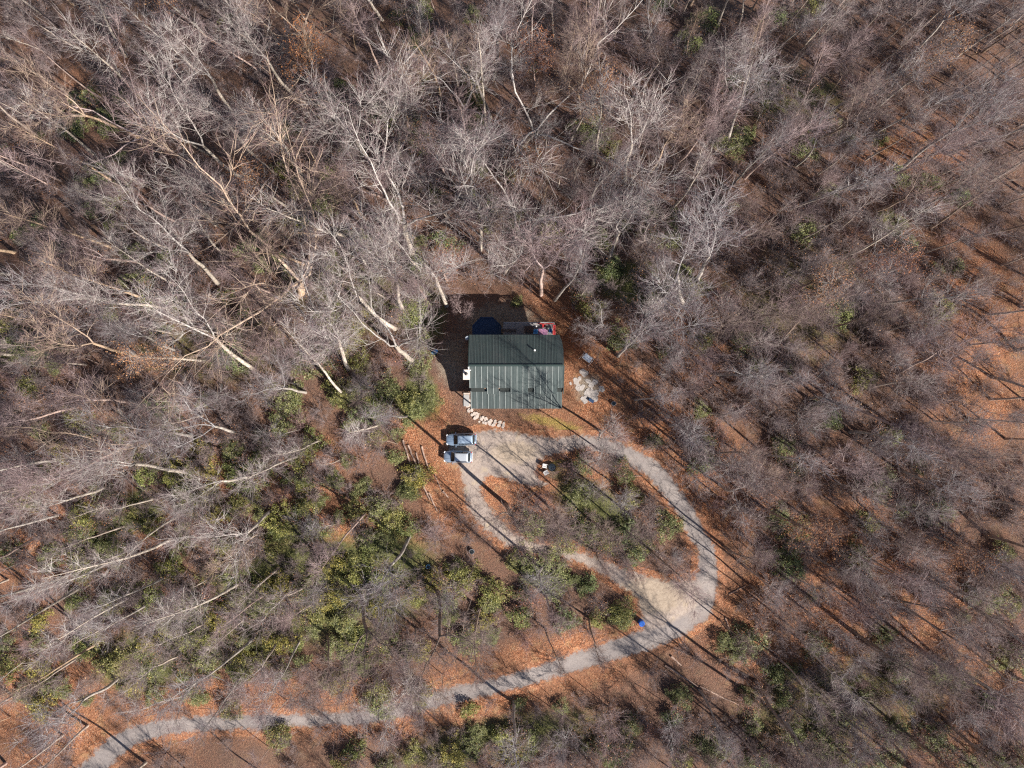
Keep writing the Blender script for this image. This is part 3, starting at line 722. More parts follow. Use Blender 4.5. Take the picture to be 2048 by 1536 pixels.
    MB().box((2.2 * k, 0, .55), (.16, 1.5, .16), bev=.05).build('rear_bumper', roofmat, c)
    MB().box((-2.2 * k, 0, .62), (.05, .9, .16), bev=.02).build('grille', M_BLACK, c)
    for yy in (-.35, .2): MB().box((xb0 + .06, yy, zb + .06), (.03, .55, .02), Matrix.Rotation(.15, 3, 'Z')).build('wiper', M_BLACK, c)
    return c
PA = car_paint('sky_tinted_silver_paint', (.34, .44, .56)); PB = car_paint('silver_paint', (.38, .46, .56))  # the sky's blue reflection is mixed into the silver body colours
PR = car_paint('sun_sheen_roof_paint', (.74, .76, .77)); PR1 = car_paint('sky_sheen_roof_paint', (.52, .64, .76))  # roofs coloured lighter than the bodies, standing for sun and sky reflection
make_car(922, 879, 4.45, PA, PR1, 'longer silver-blue car parked nearest the cabin porch', 0.0, R(1.0))
make_car(915.5, 913.5, 4.2, PB, PR, 'shorter silver car with brightly lit roof parked beside the longer one', 0.10, R(-1.5))

# ------------------------------------------------------------------ felled logs and fallen branches
M_LOG = bark_mat('log_bark', (.50, .36, .28), (.26, .16, .12), .6)
M_CUT = simple('cut_wood', (.60, .42, .28), .8)
def log(a, b_, r, label, branch=False):
    A, B = px2g(*a), px2g(*b_); A.z += r * .8; B.z += r * .8
    n = 6; V = []; T = []; k = 9
    d = (B - A); u = Vector((-d.y, d.x, 0)).normalized()
    o = empty('fallen_log' if not branch else 'fallen_branch', (A + B) / 2)
    tag(o, label, 'log' if not branch else 'branch')
    pts = [A.lerp(B, i / n) + u * rng.normal(0, .05 * d.length / 5) for i in range(n + 1)]
    c_ = (A + B) / 2
    mb = MB()
    for i in range(n): mb.cyl(pts[i] - c_, pts[i + 1] - c_, r * (1 - .35 * i / n), r * (1 - .35 * (i + 1) / n), k)
    mb.build('trunk', M_LOG, o, smooth=False)
    if branch:
        for j in range(3):
            q = pts[2 + j] - c_; e_ = q + (u * rng.choice([-1, 1]) + d.normalized()) * d.length * .14 + Vector((0, 0, .15))
            MB().cyl(q, e_, r * .4, r * .1, 6).build('twig', M_LOG, o)
    else:
        dd = d.normalized() * .015
        MB().cyl(pts[0] - c_ - dd, pts[0] - c_ + dd, r * .93, r * .93, k).build('cut_end', M_CUT, o)
        MB().cyl(pts[-1] - c_ - dd, pts[-1] - c_ + dd, r * .6, r * .6, k).build('cut_end', M_CUT, o)
LOGS = [((806, 880), (822, 930), .17, 'felled log lying outermost in the row by the parked cars'),
        ((817, 890), (836, 942), .15, 'felled log lying second in the row by the parked cars'),
        ((832, 905), (841, 938), .13, 'short felled log lying third in the row by the cars'),
        ((843, 893), (859, 944), .15, 'felled log of the row that lies closest in by the parked cars'),
        ((886, 982), (897, 995), .15, 'short stub of log on leaves beside the gravel bend'),
        ((846, 970), (860, 1000), .16, 'log lying below the evergreen shrubs by the gravel bend'),
        ((858, 985), (874, 1022), .13, 'thinner log angled down towards the gravel bend'),
        ((1330, 1330), (1395, 1372), .14, 'long grey log pointing away from the lower driveway bend'),
        ((1400, 1372), (1478, 1410), .12, 'long thin log further out from the lower driveway bend'),
        ((1342, 1312), (1362, 1330), .16, 'short pale log among debris beside the lower driveway'),
        ((420, 590), (448, 602), .2, 'short orange-lit log in the dark wood far beyond the cabin chimney')]
for l in LOGS: log(*l)
for a, b_, r, lb in [((1258, 953), (1285, 951), .09, 'white fallen branch at the inner edge of the driveway loop'),
                     ((870, 950), (885, 985), .07, 'slim fallen branch on the orange leaves below the cars'),
                     ((1045, 1090), (1072, 1128), .06, 'thin pale branch lying across the gravel loop'),
                     ((1458, 1188), (1490, 1172), .09, 'pale branch lying by the outer side of the driveway junction'),
                     ((1450, 1235), (1468, 1285), .10, 'dark fallen branch lying out beyond the driveway bend'),
                     ((148, 62), (200, 78), .12, 'fallen branch between tall trunks in the far corner wood'),
                     ((1720, 335), (1760, 352), .09, 'white fallen branch in the thin wood near the far corner'),
                     ((1320, 1338), (1336, 1352), .08, 'broken grey branch beside the pale log pile')]:
    log(a, b_, r, lb, True)

# ------------------------------------------------------------------ bare trees: skeleton, tubes, branchlets, twigs
UP = np.array([0, 0, 1.0])
def nrm(v): return v / (np.linalg.norm(v, axis=-1, keepdims=True) + 1e-9)

class Acc:
    def __init__(s): s.V, s.T, s.M, s.n = [], [], [], 0
    def add(s, V, T, m):
        s.V.append(V); s.T.append(T + s.n); s.M.append(np.full(len(T), m)); s.n += len(V)
    def mesh(s, name, mats, smooth=True): return mk_mesh(name, np.concatenate(s.V), np.concatenate(s.T), mats, np.concatenate(s.M), smooth)

def tube_geo(P, r, k):
    P = np.asarray(P); n = len(P)
    t = np.gradient(P, axis=0); t = nrm(t)
    ref = np.where(np.abs(t[:, :1]) > .8, np.array([[0, 1.0, 0]]), np.array([[1.0, 0, 0]]))
    u = nrm(np.cross(t, ref)); v = np.cross(t, u)
    a = np.arange(k) * 2 * PI / k
    V = P[:, None, :] + (u[:, None, :] * np.cos(a)[None, :, None] + v[:, None, :] * np.sin(a)[None, :, None]) * np.asarray(r)[:, None, None]
    i = np.arange(n - 1)[:, None] * k; j = np.arange(k)[None, :]; j2 = (j + 1) % k
    q = np.stack([i + j, i + j2, i + k + j2, i + k + j], -1).reshape(-1, 4)
    return V.reshape(-1, 3), np.concatenate([q[:, [0, 1, 2]], q[:, [0, 2, 3]]])

def spikes(A, D, L, r, g, bend=0.25):
    """vectorised tapering 3-sided twigs in two segments (9 triangles each)"""
    n = len(A); D = nrm(D)
    mid = A + D * L[:, None] * .5
    D2 = nrm(D + g.normal(0, bend, (n, 3)) + UP * .10)
    tip = mid + D2 * L[:, None] * .5
    u = nrm(np.cross(D, np.where(np.abs(D[:, 2:]) > .85, np.array([[1.0, 0, 0]]), UP[None]))); v = np.cross(D, u)
    ang = np.arange(3) * 2 * PI / 3
    ring = u[:, None] * np.cos(ang)[None, :, None] + v[:, None] * np.sin(ang)[None, :, None]
    V = np.concatenate([A[:, None] + ring * r[:, None, None], mid[:, None] + ring * (r * .7)[:, None, None], tip[:, None]], 1)
    f = []
    for k in range(3):
        k2 = (k + 1) % 3; f += [[k, k2, 3 + k2], [k, 3 + k2, 3 + k], [3 + k, 3 + k2, 6]]
    T = (np.arange(n)[:, None, None] * 7 + np.array(f)[None]).reshape(-1, 3)
    return V.reshape(-1, 3), T, mid, D2, tip

def branch_line(g, p, d, L, n, wander, trop):
    P = [np.array(p, float)]; d = np.array(d, float)
    for _ in range(n):
        d = nrm(d + g.normal(0, wander, 3) + UP * trop); P.append(P[-1] + d * L / n)
    return np.array(P)

def at(P, u):
    f = u * (len(P) - 1); i = min(int(f), len(P) - 2); return P[i] + (P[i + 1] - P[i]) * (f - i), nrm(P[i + 1] - P[i])

def side_dir(g, t, ang, az=None):
    ref = np.array([1.0, 0, 0]) if abs(t[2]) > .7 else UP
    u = nrm(np.cross(t, ref)); v = np.cross(t, u); az = g.uniform(0, 2 * PI) if az is None else az
    return nrm(t * math.cos(ang) + (u * math.cos(az) + v * math.sin(az)) * math.sin(ang))

def make_tree(seed, Ht, r0, style, limbs, spread, dens=1.0, leaf=0, twig_r=.0080, clear=.40):
    """style: 'upright' single leader, 'fork' splits into leaders, 'broad' low wide gnarly limbs"""
    g = np.random.default_rng(seed)
    trunk, crown = Acc(), Acc()
    lines = []        # (polyline, r_start, r_end) that carry branchlets
    gn = {'upright': .035, 'fork': .05, 'broad': .09}[style]
    hc = Ht * {'upright': .95, 'fork': .5 + g.uniform(-.06, .08), 'broad': .33 + g.uniform(-.05, .05)}[style]
    P = branch_line(g, (0, 0, -.6), (0, 0, 1), hc + .6, 9, gn, .03)
    re = r0 * {'upright': .10, 'fork': .62, 'broad': .75}[style]
    rad = np.linspace(r0, re, len(P)); rad[0] *= 1.5; rad[1] *= 1.08
    V, T = tube_geo(P, rad, 8); trunk.add(V, T, 0)
    leaders = []
    if style == 'upright': leaders.append((P, rad))
    else:
        nl = int(g.integers(2, 4)) if style == 'fork' else int(g.integers(3, 6))
        az0 = g.uniform(0, 2 * PI)
        for k in range(nl):
            ang = g.uniform(.18, .42) if style == 'fork' else g.uniform(.45, .95)
            d = side_dir(g, np.array([0, 0, 1.0]), ang, az0 + k * 2 * PI / nl + g.uniform(-.4, .4))
            Lk = (Ht - hc) * g.uniform(.85, 1.12) / max(math.cos(ang * .8), .55)
            p, _ = at(P, g.uniform(.90, 1.0)) if k else (P[-1], None)
            Q = branch_line(g, p, d, Lk, 9, .10 if style == 'fork' else .19, .07)
            ra = re * (g.uniform(.5, .7) if style == 'fork' else g.uniform(.34, .52)); rq = ra * (1 - np.linspace(0, 1, len(Q)) * .92)
            V, T = tube_geo(Q, rq, 6); trunk.add(V, T, 1); leaders.append((Q, rq)); lines.append((Q[3:], rq[3:]))
    for (Q, rq) in leaders:
        n = max(3, int(limbs / len(leaders))); az = g.uniform(0, 6)
        for k in range(n):
            u = (clear + (.97 - clear) * (k + g.uniform(0, .8)) / n) if style == 'upright' else .12 + .85 * (k + g.uniform(0, .8)) / n
            p, t = at(Q, u); az += 2.4 + g.uniform(-.6, .6)
            d = side_dir(g, t, g.uniform(.55, 1.0) if style != 'broad' else g.uniform(.6, 1.15), az)
            rr = float(np.interp(u, np.linspace(0, 1, len(rq)), rq)) * g.uniform(.30, .52)
            L = spread * (1.15 - .7 * (u if style == 'upright' else u * .8)) * g.uniform(.65, 1.25)
            if style == 'upright' and u < clear + .12 and g.random() < .4: L *= .4
            B = branch_line(g, p, d, L, 6, .15 if style != 'broad' else .24, .09)
            rb = rr * (1 - np.linspace(0, 1, 7) * .85)
            V, T = tube_geo(B, rb, 5); crown.add(V, T, 0); lines.append((B[1:], rb[1:]))
            for _ in range(int(g.integers(3, 6))):
                u2 = g.uniform(.2, .9); p2, t2 = at(B, u2)
                C = branch_line(g, p2, side_dir(g, t2, g.uniform(.45, .9)), L * (1 - u2 * .6) * g.uniform(.35, .65), 4, .16, .08)
                rc = max(.012, rr * (1 - .85 * u2) * .55) * (1 - np.linspace(0, 1, 5) * .7)
                V, T = tube_geo(C, rc, 4); crown.add(V, T, 0); lines.append((C, rc))
    # branchlets
    A, D = [], []
    for (B, rb) in lines:
        L = np.linalg.norm(np.diff(B, axis=0), axis=1).sum(); n = max(2, int(L * 2.0 * dens))
        for u in g.uniform(.05, 1, n):
            p, t = at(B, u); A.append(p); D.append(side_dir(g, t, g.uniform(.35, 1.0)) + UP * .18)
        A.append(B[-1]); D.append(nrm(B[-1] - B[-2]))
    A, D = np.array(A), np.array(D); n = len(A)
    L = g.uniform(.8, 2.6, n); V, T, mid, D2, tip = spikes(A, D, L, g.uniform(.010, .019, n), g, .3); crown.add(V, T, 0)
    # twigs on the branchlets
    k = 6; f = g.uniform(.15, 1.0, (n, k))
    pt = np.where(f[..., None] < .5, A[:, None] + (mid - A)[:, None] * (f * 2)[..., None], mid[:, None] + (tip - mid)[:, None] * (f * 2 - 1)[..., None]).reshape(-1, 3)
    dd = nrm(np.repeat(D2, k, 0) * .8 + g.normal(0, .55, (n * k, 3)) + UP * .15)
    V, T, mid, D2, tip = spikes(pt, dd, g.uniform(.3, .85, n * k), np.full(n * k, twig_r), g, .3); crown.add(V, T, 1)
    if leaf:
        s_ = g.choice(len(tip), leaf); c = tip[s_] + g.normal(0, .08, (leaf, 3))
        a = nrm(g.normal(0, 1, (leaf, 3))); b_ = nrm(np.cross(a, g.normal(0, 1, (leaf, 3)))); h = g.uniform(.05, .10, (leaf, 1))
        V = np.stack([c - a * h, c + b_ * h * .6, c + a * h, c - b_ * h * .6], 1).reshape(-1, 3)
        i = np.arange(leaf)[:, None] * 4
        crown.add(V, np.concatenate([i + [0, 1, 2], i + [0, 2, 3]]), 2)
    zc = float(np.mean(tip[:, 2]))
    return trunk.mesh('trunk', [M_BARK, M_LIMB]), crown.mesh('crown', [M_LIMB, M_TWIG, M_RUSSET]), Ht, zc

PROTO = {'tall': [make_tree(100 + k, 22, .21, 'upright', 18, 3.6, .95) for k in range(4)],
         'slim': [make_tree(130 + k, 22, .18, 'upright', 13, 2.4, .75, clear=.52) for k in range(5)],
         'fork': [make_tree(160 + k, 21, .23, 'fork', 24, 3.3, .9) for k in range(6)],
         'broad': [make_tree(190 + k, 18, .29, 'broad', 32, 3.4, .9) for k in range(4)],
         'leafy': [make_tree(220 + k, 19, .22, 'upright', 15, 3.0, .9, 2600) for k in range(3)],
         'young': [make_tree(250 + k, 9, .075, 'fork', 13, 1.6, 1.0, twig_r=.008) for k in range(3)]}
WORD = {'tall': 'tall upright bare tree', 'slim': 'slender straight bare tree', 'fork': 'bare tree with steep forked limbs',
        'broad': 'broad bare tree with gnarled limbs', 'leafy': 'bare tree still holding tan leaves', 'young': 'small thin bare understory tree'}

ONES = 'zero one two three four five six seven eight nine ten eleven twelve thirteen fourteen fifteen sixteen seventeen eighteen nineteen'.split()
TENS = '- - twenty thirty forty fifty sixty seventy eighty ninety'.split()
def num(v):
    v = max(0, min(100, v))
    if v == 100: return 'hundred'
    return ONES[v] if v < 20 else TENS[v // 10] + ('-' + ONES[v % 10] if v % 10 else '')
used = set()
def spot(px, py):
    x, y = max(0, min(100, int(round(px / 20.48)))), max(0, min(100, int(round(py / 15.36))))
    k = 0
    while (x, y) in used and k < 120:
        k += 1; x, y = max(0, min(100, int(round(px / 20.48)) + (k % 5) - 2)), max(0, min(100, int(round(py / 15.36)) + (k // 5) - 6))
    used.add((x, y))
    return f'{num(x)} percent across, {num(y)} percent down'

TINTS = {'pale': (1.12, 1.08, 1.02), 'grey': (.86, .85, .85), 'tan': (.98, .78, .60), 'brown': (.66, .54, .46), 'rose': (.95, .78, .76)}
taken = []     # (x, y, radius) of trunks
LIMITS = dict(n=0)
def plant(kind, base, axis=None, scale=1.0, rotz=0.0, tint='grey', girth=1.0, label=None, jit=True):
    pr = PROTO[kind][int(rng.integers(len(PROTO[kind])))]
    o = empty('bare_tree' if kind != 'young' else 'young_tree', base)
    q = Quaternion((0, 0, 1), rotz)
    if axis is not None: q = Vector((0, 0, 1)).rotation_difference(Vector(axis)) @ q
    o.rotation_mode = 'QUATERNION'; o.rotation_quaternion = q; o.scale = (scale * girth, scale * girth, scale)
    t_ = TINTS[tint]; j = rng.uniform(.72, 1.08); colr = (t_[0] * j, t_[1] * j, t_[2] * j, 1)
    link('trunk', pr[0], o, color=colr); link('crown', pr[1], o, color=colr)
    ax = Vector(axis).normalized() if axis is not None else Vector((0, 0, 1))
    c = Vector(base) + ax * pr[3] * scale
    px, py = g2px(c)
    if label is None: label = f'{WORD[kind]}, crown {spot(px, py)} the photo'
    tag(o, label, 'tree', 'bare trees of the forest' if kind != 'young' else 'young bare trees under the forest')
    taken.append((base[0], base[1], .9 if kind == 'young' else 2.6)); LIMITS['n'] += kind != 'young'
    return o

def hand(kind, b_, tp, tint, label=None, girth=1.0, hmin=9, hmax=29):
    if kind == 'young': hmin, hmax = 6, 10
    """tree rooted at photo pixel b_ whose top shows at photo pixel tp"""
    B = px2g(*b_); best = None
    for h in np.arange(hmin, hmax, .5):
        T = px2z(tp[0], tp[1], B.z + h); lean = math.hypot(T.x - B.x, T.y - B.y) / h
        if best is None or lean < best[0]: best = (lean, h, T)
    pr = PROTO[kind][0]; ax = best[2] - B
    plant(kind, B, ax, ax.length / pr[2], rng.uniform(0, 6), tint, girth, label)

HAND = [
 ('tall', (290, 213), (90, 10), 'pale'), ('tall', (252, 112), (150, -30), 'pale', 'thick pale trunk with deep shadow running off the top edge', 1.7),
 ('slim', (338, 187), (225, 90), 'pale'), ('fork', (487, 362), (305, 195), 'pale', 'pale V-shaped bare tree over dark shade between far corner and cabin'),
 ('tall', (190, 310), (-20, 160), 'pale'), ('slim', (102, 110), (-10, 38), 'pale'), ('fork', (475, 240), (360, 70), 'pale'),
 ('fork', (805, 325), (790, 150), 'pale'), ('tall', (882, 198), (812, 15), 'tan'), ('fork', (612, 363), (520, 228), 'pale'), ('fork', (777, 352), (640, 180), 'pale'),
 ('slim', (968, 286), (988, 50), 'pale'), ('leafy', (657, 192), (592, 36), 'tan', 'tree with russet leaves left in its crown above the dark gap', 1),
 ('slim', (712, 100), (676, 20), 'tan'), ('slim', (636, 340), (600, 270), 'tan'), ('tall', (1121, 160), (1142, 10), 'brown'), ('tall', (1186, 330), (1218, 140), 'pale'),
 ('fork', (1250, 368), (1300, 165), 'pale'), ('tall', (1372, 108), (1392, 30), 'tan'), ('tall', (1455, 285), (1490, 50), 'grey'), ('tall', (1480, 185), (1530, 60), 'tan'),
 ('broad', (1040, 300), (1110, 255), 'pale'), ('fork', (1160, 250), (1190, 110), 'tan'), ('broad', (1290, 80), (1320, 5), 'grey'),
 ('fork', (436, 567), (220, 440), 'pale', 'pair-limbed pale tree with reddish twigs and black shade at its foot'), ('tall', (452, 512), (335, 430), 'pale'), ('tall', (230, 498), (10, 398), 'tan'), ('fork', (512, 745), (290, 600), 'pale'),
 ('slim', (115, 650), (-30, 615), 'tan'), ('fork', (275, 712), (80, 640), 'tan'), ('slim', (265, 440), (140, 370), 'pale'),
 ('broad', (828, 508), (765, 345), 'pale', 'great pale tree whose wide limbs stand tallest above the cabin', 1.25), ('tall', (838, 536), (795, 460), 'pale'),
 ('broad', (597, 590), (545, 455), 'tan', 'gnarled thick oak with twisting white limbs beside a green shrub gap', 1.4), ('tall', (690, 473), (560, 395), 'pale'),
 ('fork', (807, 620), (735, 465), 'pale'), ('fork', (790, 657), (680, 545), 'pale'), ('broad', (828, 722), (705, 650), 'pale', 'low sprawling white-limbed tree ending at the orange leaves by the cabin', .8),
 ('fork', (893, 612), (850, 525), 'pale'), ('broad', (925, 632), (915, 618), 'rose', 'round-crowned bare tree overhanging the cabin and the covered pool', .6), ('fork', (696, 738), (610, 640), 'pale'), ('slim', (690, 790), (590, 720), 'pale'),
 ('broad', (1032, 482), (1100, 405), 'pale'), ('fork', (1216, 527), (1310, 390), 'pale'), ('slim', (1110, 600), (1185, 490), 'grey'), ('fork', (1082, 590), (1100, 490), 'rose', 'feathery pinkish bare tree right above the cabin back yard', 1),
 ('fork', (1393, 567), (1430, 445), 'grey'), ('fork', (1366, 607), (1400, 520), 'grey'), ('slim', (1236, 712), (1305, 645), 'grey'), ('broad', (1205, 652), (1215, 640), 'grey'),
 ('fork', (1010, 545), (1000, 470), 'pale'), ('fork', (960, 500), (975, 400), 'pale'), ('fork', (930, 400), (945, 280), 'grey'),
 ('slim', (352, 1035), (190, 1130), 'pale'), ('tall', (340, 1078), (120, 1180), 'pale'), ('slim', (278, 1092), (60, 1190), 'pale'), ('fork', (218, 972), (10, 1022), 'pale'),
 ('fork', (375, 943), (130, 950), 'pale'), ('tall', (100, 965), (-60, 995), 'pale'), ('slim', (40, 1125), (-50, 1165), 'pale'), ('fork', (512, 950), (370, 985), 'pale'),
 ('slim', (510, 1272), (330, 1440), 'grey'), ('slim', (490, 1342), (380, 1500), 'grey'), ('tall', (300, 1205), (150, 1320), 'grey'), ('fork', (545, 1020), (400, 1080), 'pale'), ('slim', (600, 912), (470, 960), 'pale'),
 ('slim', (640, 880), (545, 915), 'pale'), ('slim', (755, 850), (690, 880), 'pale'), ('tall', (260, 1195), (60, 1290), 'pale'), ('slim', (60, 1315), (-40, 1370), 'pale'),
 ('fork', (725, 1180), (695, 1350), 'brown'), ('fork', (812, 1305), (778, 1440), 'pale', 'pale-edged forked tree standing across the lower driveway'), ('slim', (600, 1280), (520, 1420), 'grey'), ('fork', (655, 1270), (625, 1380), 'brown'),
 ('slim', (720, 1495), (705, 1570), 'brown'), ('fork', (872, 1172), (862, 1330), 'brown'), ('tall', (958, 1215), (960, 1330), 'brown'), ('slim', (780, 1195), (760, 1290), 'brown'),
 ('fork', (1012, 1010), (1050, 1120), 'brown', 'dark-limbed bare tree leaning out across the gravel loop'), ('slim', (1091, 1257), (1110, 1350), 'brown'), ('slim', (1178, 1235), (1205, 1330), 'brown'), ('slim', (1190, 1100), (1210, 1160), 'brown'),
 ('tall', (1090, 1004), (1100, 1062), 'brown'), ('young', (1190, 985), (1196, 990), 'pale', 'pale star-shaped small bare tree inside the driveway loop', 1.2), ('tall', (1180, 1040), (1215, 1085), 'brown'), ('tall', (1262, 1030), (1300, 1090), 'brown'), ('tall', (1300, 1100), (1370, 1160), 'brown'),
 ('slim', (1205, 905), (1215, 935), 'brown'), ('fork', (1200, 862), (1236, 880), 'pale', 'white-limbed tree between cabin corner and driveway'), ('slim', (1235, 1075), (1260, 1130), 'brown'), ('tall', (1448, 1092), (1540, 1150), 'brown'),
 ('slim', (1455, 1010), (1545, 1050), 'brown'), ('tall', (1500, 1170), (1590, 1240), 'brown'), ('slim', (1440, 1240), (1500, 1310), 'brown'), ('tall', (1340, 850), (1420, 865), 'grey'),
 ('slim', (1270, 800), (1320, 808), 'grey'), ('tall', (1430, 905), (1530, 930), 'brown'), ('fork', (1240, 975), (1262, 1010), 'grey')]
for h in HAND:
    hand(h[0], h[1], h[2], h[3], h[4] if len(h) > 4 else None, h[5] if len(h) > 5 else 1.0)

def grid_map(rows): return np.array([[int(c) for c in r] for r in rows], float)
def sample(mp, n, px_pad=0):
    """n photo pixels drawn with probability given by the coarse map"""
    p = mp.ravel() / mp.sum(); k = rng.choice(mp.size, n, p=p)
    return (k % 16 + rng.random(n)) * 128, (k // 16 + rng.random(n)) * 128
TREES = grid_map(['5467888887786666', '4467888876766676', '4477888887877665', '6678888888887765', '6678888467777765', '6677764105666554', '6666652002555554',
                  '5555431000455554', '5554432111134666', '5555432222215666', '5555432222224555', '4443222222333555'])
BRUSH = grid_map(['3244555554566666', '3334555553456665', '3335666654567654', '5566666566777764', '6667656455677764', '6677664004677764', '6777763002567775',
                  '6666442145457775', '4555542366525777', '3555565431146777', '3445554211436777', '2122234566667777'])
EVER = grid_map(['0001001100111000', '0200112110011100', '1200112311111110', '1111233211111110', '1222342213321110', '3222244101211110', '2223343000101110',
                 '3344543003101110', '3445663245301101', '2445676432011112', '3446663111222322', '1111111233433333'])
CLEAR = pxl([(845, 690), (900, 590), (960, 550), (1070, 560), (1140, 630), (1200, 735), (1225, 830), (1190, 880), (1110, 910), (900, 985), (835, 880), (850, 800)])
KEEP = [(1281, 1243, 2.2), (1290, 1255, 1.8), (944, 1102, 1.2), (857, 1132, 1.0), (1227, 807, 1.5), (870, 704, 1.8), (1173, 717, 2.4), (1175, 775, 4.2), (1103, 934, 2.6), (1091, 937, 1.8), (1115, 948, 2.0),
        (1270, 952, 1.4), (1362, 1352, 1.6), (1440, 1392, 1.6), (1345, 1330, 2.0), (1474, 1180, 1.4), (1459, 1260, 1.6), (820, 905, 2.2), (845, 918, 2.2), (855, 985, 1.6), (866, 1003, 1.4), (434, 596, 1.5)]
def openness(px, py):
    if any(math.hypot(px - a, py - b_) * S < r for a, b_, r in KEEP): return 9.0, 9.0
    x, y = (px - 1024) * S, (768 - py) * S
    da, dg = road_d(np.array([x]), np.array([y])); return float(max(da[0], dg[0])), float(d_poly(np.array([x]), np.array([y]), CLEAR)[0])
def free(x, y, r):
    return all((x - a) ** 2 + (y - b_) ** 2 > (r + c) ** 2 * .8 for a, b_, c in taken)

px_, py_ = sample(TREES, 6000)
for px, py in zip(px_, py_):
    if LIMITS['n'] >= 298: break
    rd, yd = openness(px, py)
    if rd > -1.5 or yd > -1.0: continue
    P_ = px2g(px, py)
    if not free(P_.x, P_.y, 1.1 if py < 700 else 1.6): continue
    right = px > 1350 or py > 1050
    u = rng.random()
    if right: kind = 'slim' if u < .48 else 'tall' if u < .75 else 'fork' if u < .93 else 'leafy'
    elif py < 420: kind = 'fork' if u < .38 else 'tall' if u < .66 else 'leafy' if u < .80 else 'broad' if u < .88 else 'slim'
    else: kind = 'fork' if u < .45 else 'tall' if u < .70 else 'broad' if u < .78 else 'slim' if u < .95 else 'leafy'
    if px < 750 and py > 900: kind = 'slim' if u < .62 else 'tall' if u < .8 else 'fork'; right = False
    tint = rng.choice(['grey', 'brown', 'rose', 'pale'], p=[.4, .35, .15, .1]) if right else rng.choice(['pale', 'grey', 'tan', 'rose'], p=[.28, .30, .24, .18])
    plant(kind, P_, (rng.normal(0, .06), rng.normal(0, .06), 1), rng.uniform(.85, 1.2), rng.uniform(0, 6.3), tint)

# young understory trees
n = 0
px_, py_ = sample(BRUSH, 3000)
for px, py in zip(px_, py_):
    if n >= 250: break
    rd, yd = openness(px, py)
    if rd > -.6 or yd > 0.0: continue
    P_ = px2g(px, py)
    if not free(P_.x, P_.y, .5): continue
    plant('young', P_, (rng.normal(0, .10), rng.normal(0, .10), 1), rng.uniform(.55, 1.15), rng.uniform(0, 6.3), rng.choice(['grey', 'rose', 'brown', 'tan'], p=[.4, .3, .2, .1]))
    n += 1

# ------------------------------------------------------------------ shrubs
def make_brush(seed, h=2.4, rad=1.3, stems=11, leaf=0):
    g = np.random.default_rng(seed); a = Acc(); A, D = [], []
    for k in range(stems):
        az = g.uniform(0, 2 * PI); tilt = g.uniform(.15, .85)
        d = np.array([math.cos(az) * math.sin(tilt), math.sin(az) * math.sin(tilt), math.cos(tilt)])
        B = branch_line(g, (math.cos(az) * .15, math.sin(az) * .15, -.2), d, h * g.uniform(.7, 1.15), 4, .16, .05)
        V, T = tube_geo(B, .030 * (1 - np.linspace(0, 1, 5) * .7), 4); a.add(V, T, 0)
        for u in g.uniform(.25, 1, 9):
            p, t = at(B, u); A.append(p); D.append(side_dir(g, t, g.uniform(.3, 1.1)))
    A, D = np.array(A), np.array(D); n = len(A)
    V, T, mid, D2, tip = spikes(A, D, g.uniform(.5, 1.4, n), g.uniform(.010, .018, n), g, .35); a.add(V, T, 0)
    k = 5; pt = (A[:, None] + (tip - A)[:, None] * g.uniform(.2, 1, (n, k))[..., None]).reshape(-1, 3)
    V, T, mid, D2, tip = spikes(pt, nrm(np.repeat(D2, k, 0) + g.normal(0, .6, (n * k, 3))), g.uniform(.25, .6, n * k), np.full(n * k, .008), g, .3); a.add(V, T, 0)
    if leaf:
        s_ = g.choice(len(tip), leaf); c = tip[s_]; u_ = nrm(g.normal(0, 1, (leaf, 3))); w_ = nrm(np.cross(u_, g.normal(0, 1, (leaf, 3)))); hh = g.uniform(.05, .09, (leaf, 1))
        V = np.stack([c - u_ * hh, c + w_ * hh * .6, c + u_ * hh, c - w_ * hh * .6], 1).reshape(-1, 3); i = np.arange(leaf)[:, None] * 4
        a.add(V, np.concatenate([i + [0, 1, 2], i + [0, 2, 3]]), 1)
    return a.mesh('bare_shrub', [M_BRUSH, M_RUSSET])

def make_evergreen(seed, rad=1.5, h=1.7, clumps=46, per=34):
    g = np.random.default_rng(seed); a = Acc()
    az = g.uniform(0, 2 * PI, clumps); rr = np.sqrt(g.random(clumps)) * rad * g.uniform(.75, 1.15, clumps)
    lob = 1 + .25 * np.sin(az * 3 + g.uniform(0, 6)) 
    C = np.stack([np.cos(az) * rr * lob, np.sin(az) * rr * lob, h * (1 - (rr / rad) ** 2 * .75) * g.uniform(.6, 1.1, clumps)], -1); C[:, 2] = np.maximum(C[:, 2], .2)
    for c in C[::2]:
        P = branch_line(g, (c[0] * .12, c[1] * .12, -.2), nrm(c + UP * .3), float(np.linalg.norm(c)) + .1, 4, .12, .0)
        V, T = tube_geo(P, np.linspace(.03, .01, 5), 4); a.add(V, T, 1)
    n = clumps * per
    c = np.repeat(C, per, 0) + g.normal(0, .19, (n, 3)) * np.array([1, 1, .8])
    d = nrm(g.normal(0, 1, (n, 3)) * np.array([1, 1, .45]) + UP * .1)
    nrm_up = nrm(UP + g.normal(0, .45, (n, 3))); s_ = nrm(np.cross(d, nrm_up))
    L = g.uniform(.07, .14, (n, 1)); W_ = L * .36
    V = np.stack([c, c + d * L + s_ * W_, c + d * L * 2 - UP * L * .35, c + d * L - s_ * W_], 1).reshape(-1, 3)
    i = np.arange(n)[:, None] * 4
    a.add(V, np.concatenate([i + [0, 1, 2], i + [0, 2, 3]]), 0)
    return a.mesh('evergreen_shrub', [M_EVER, M_BRUSH], False)

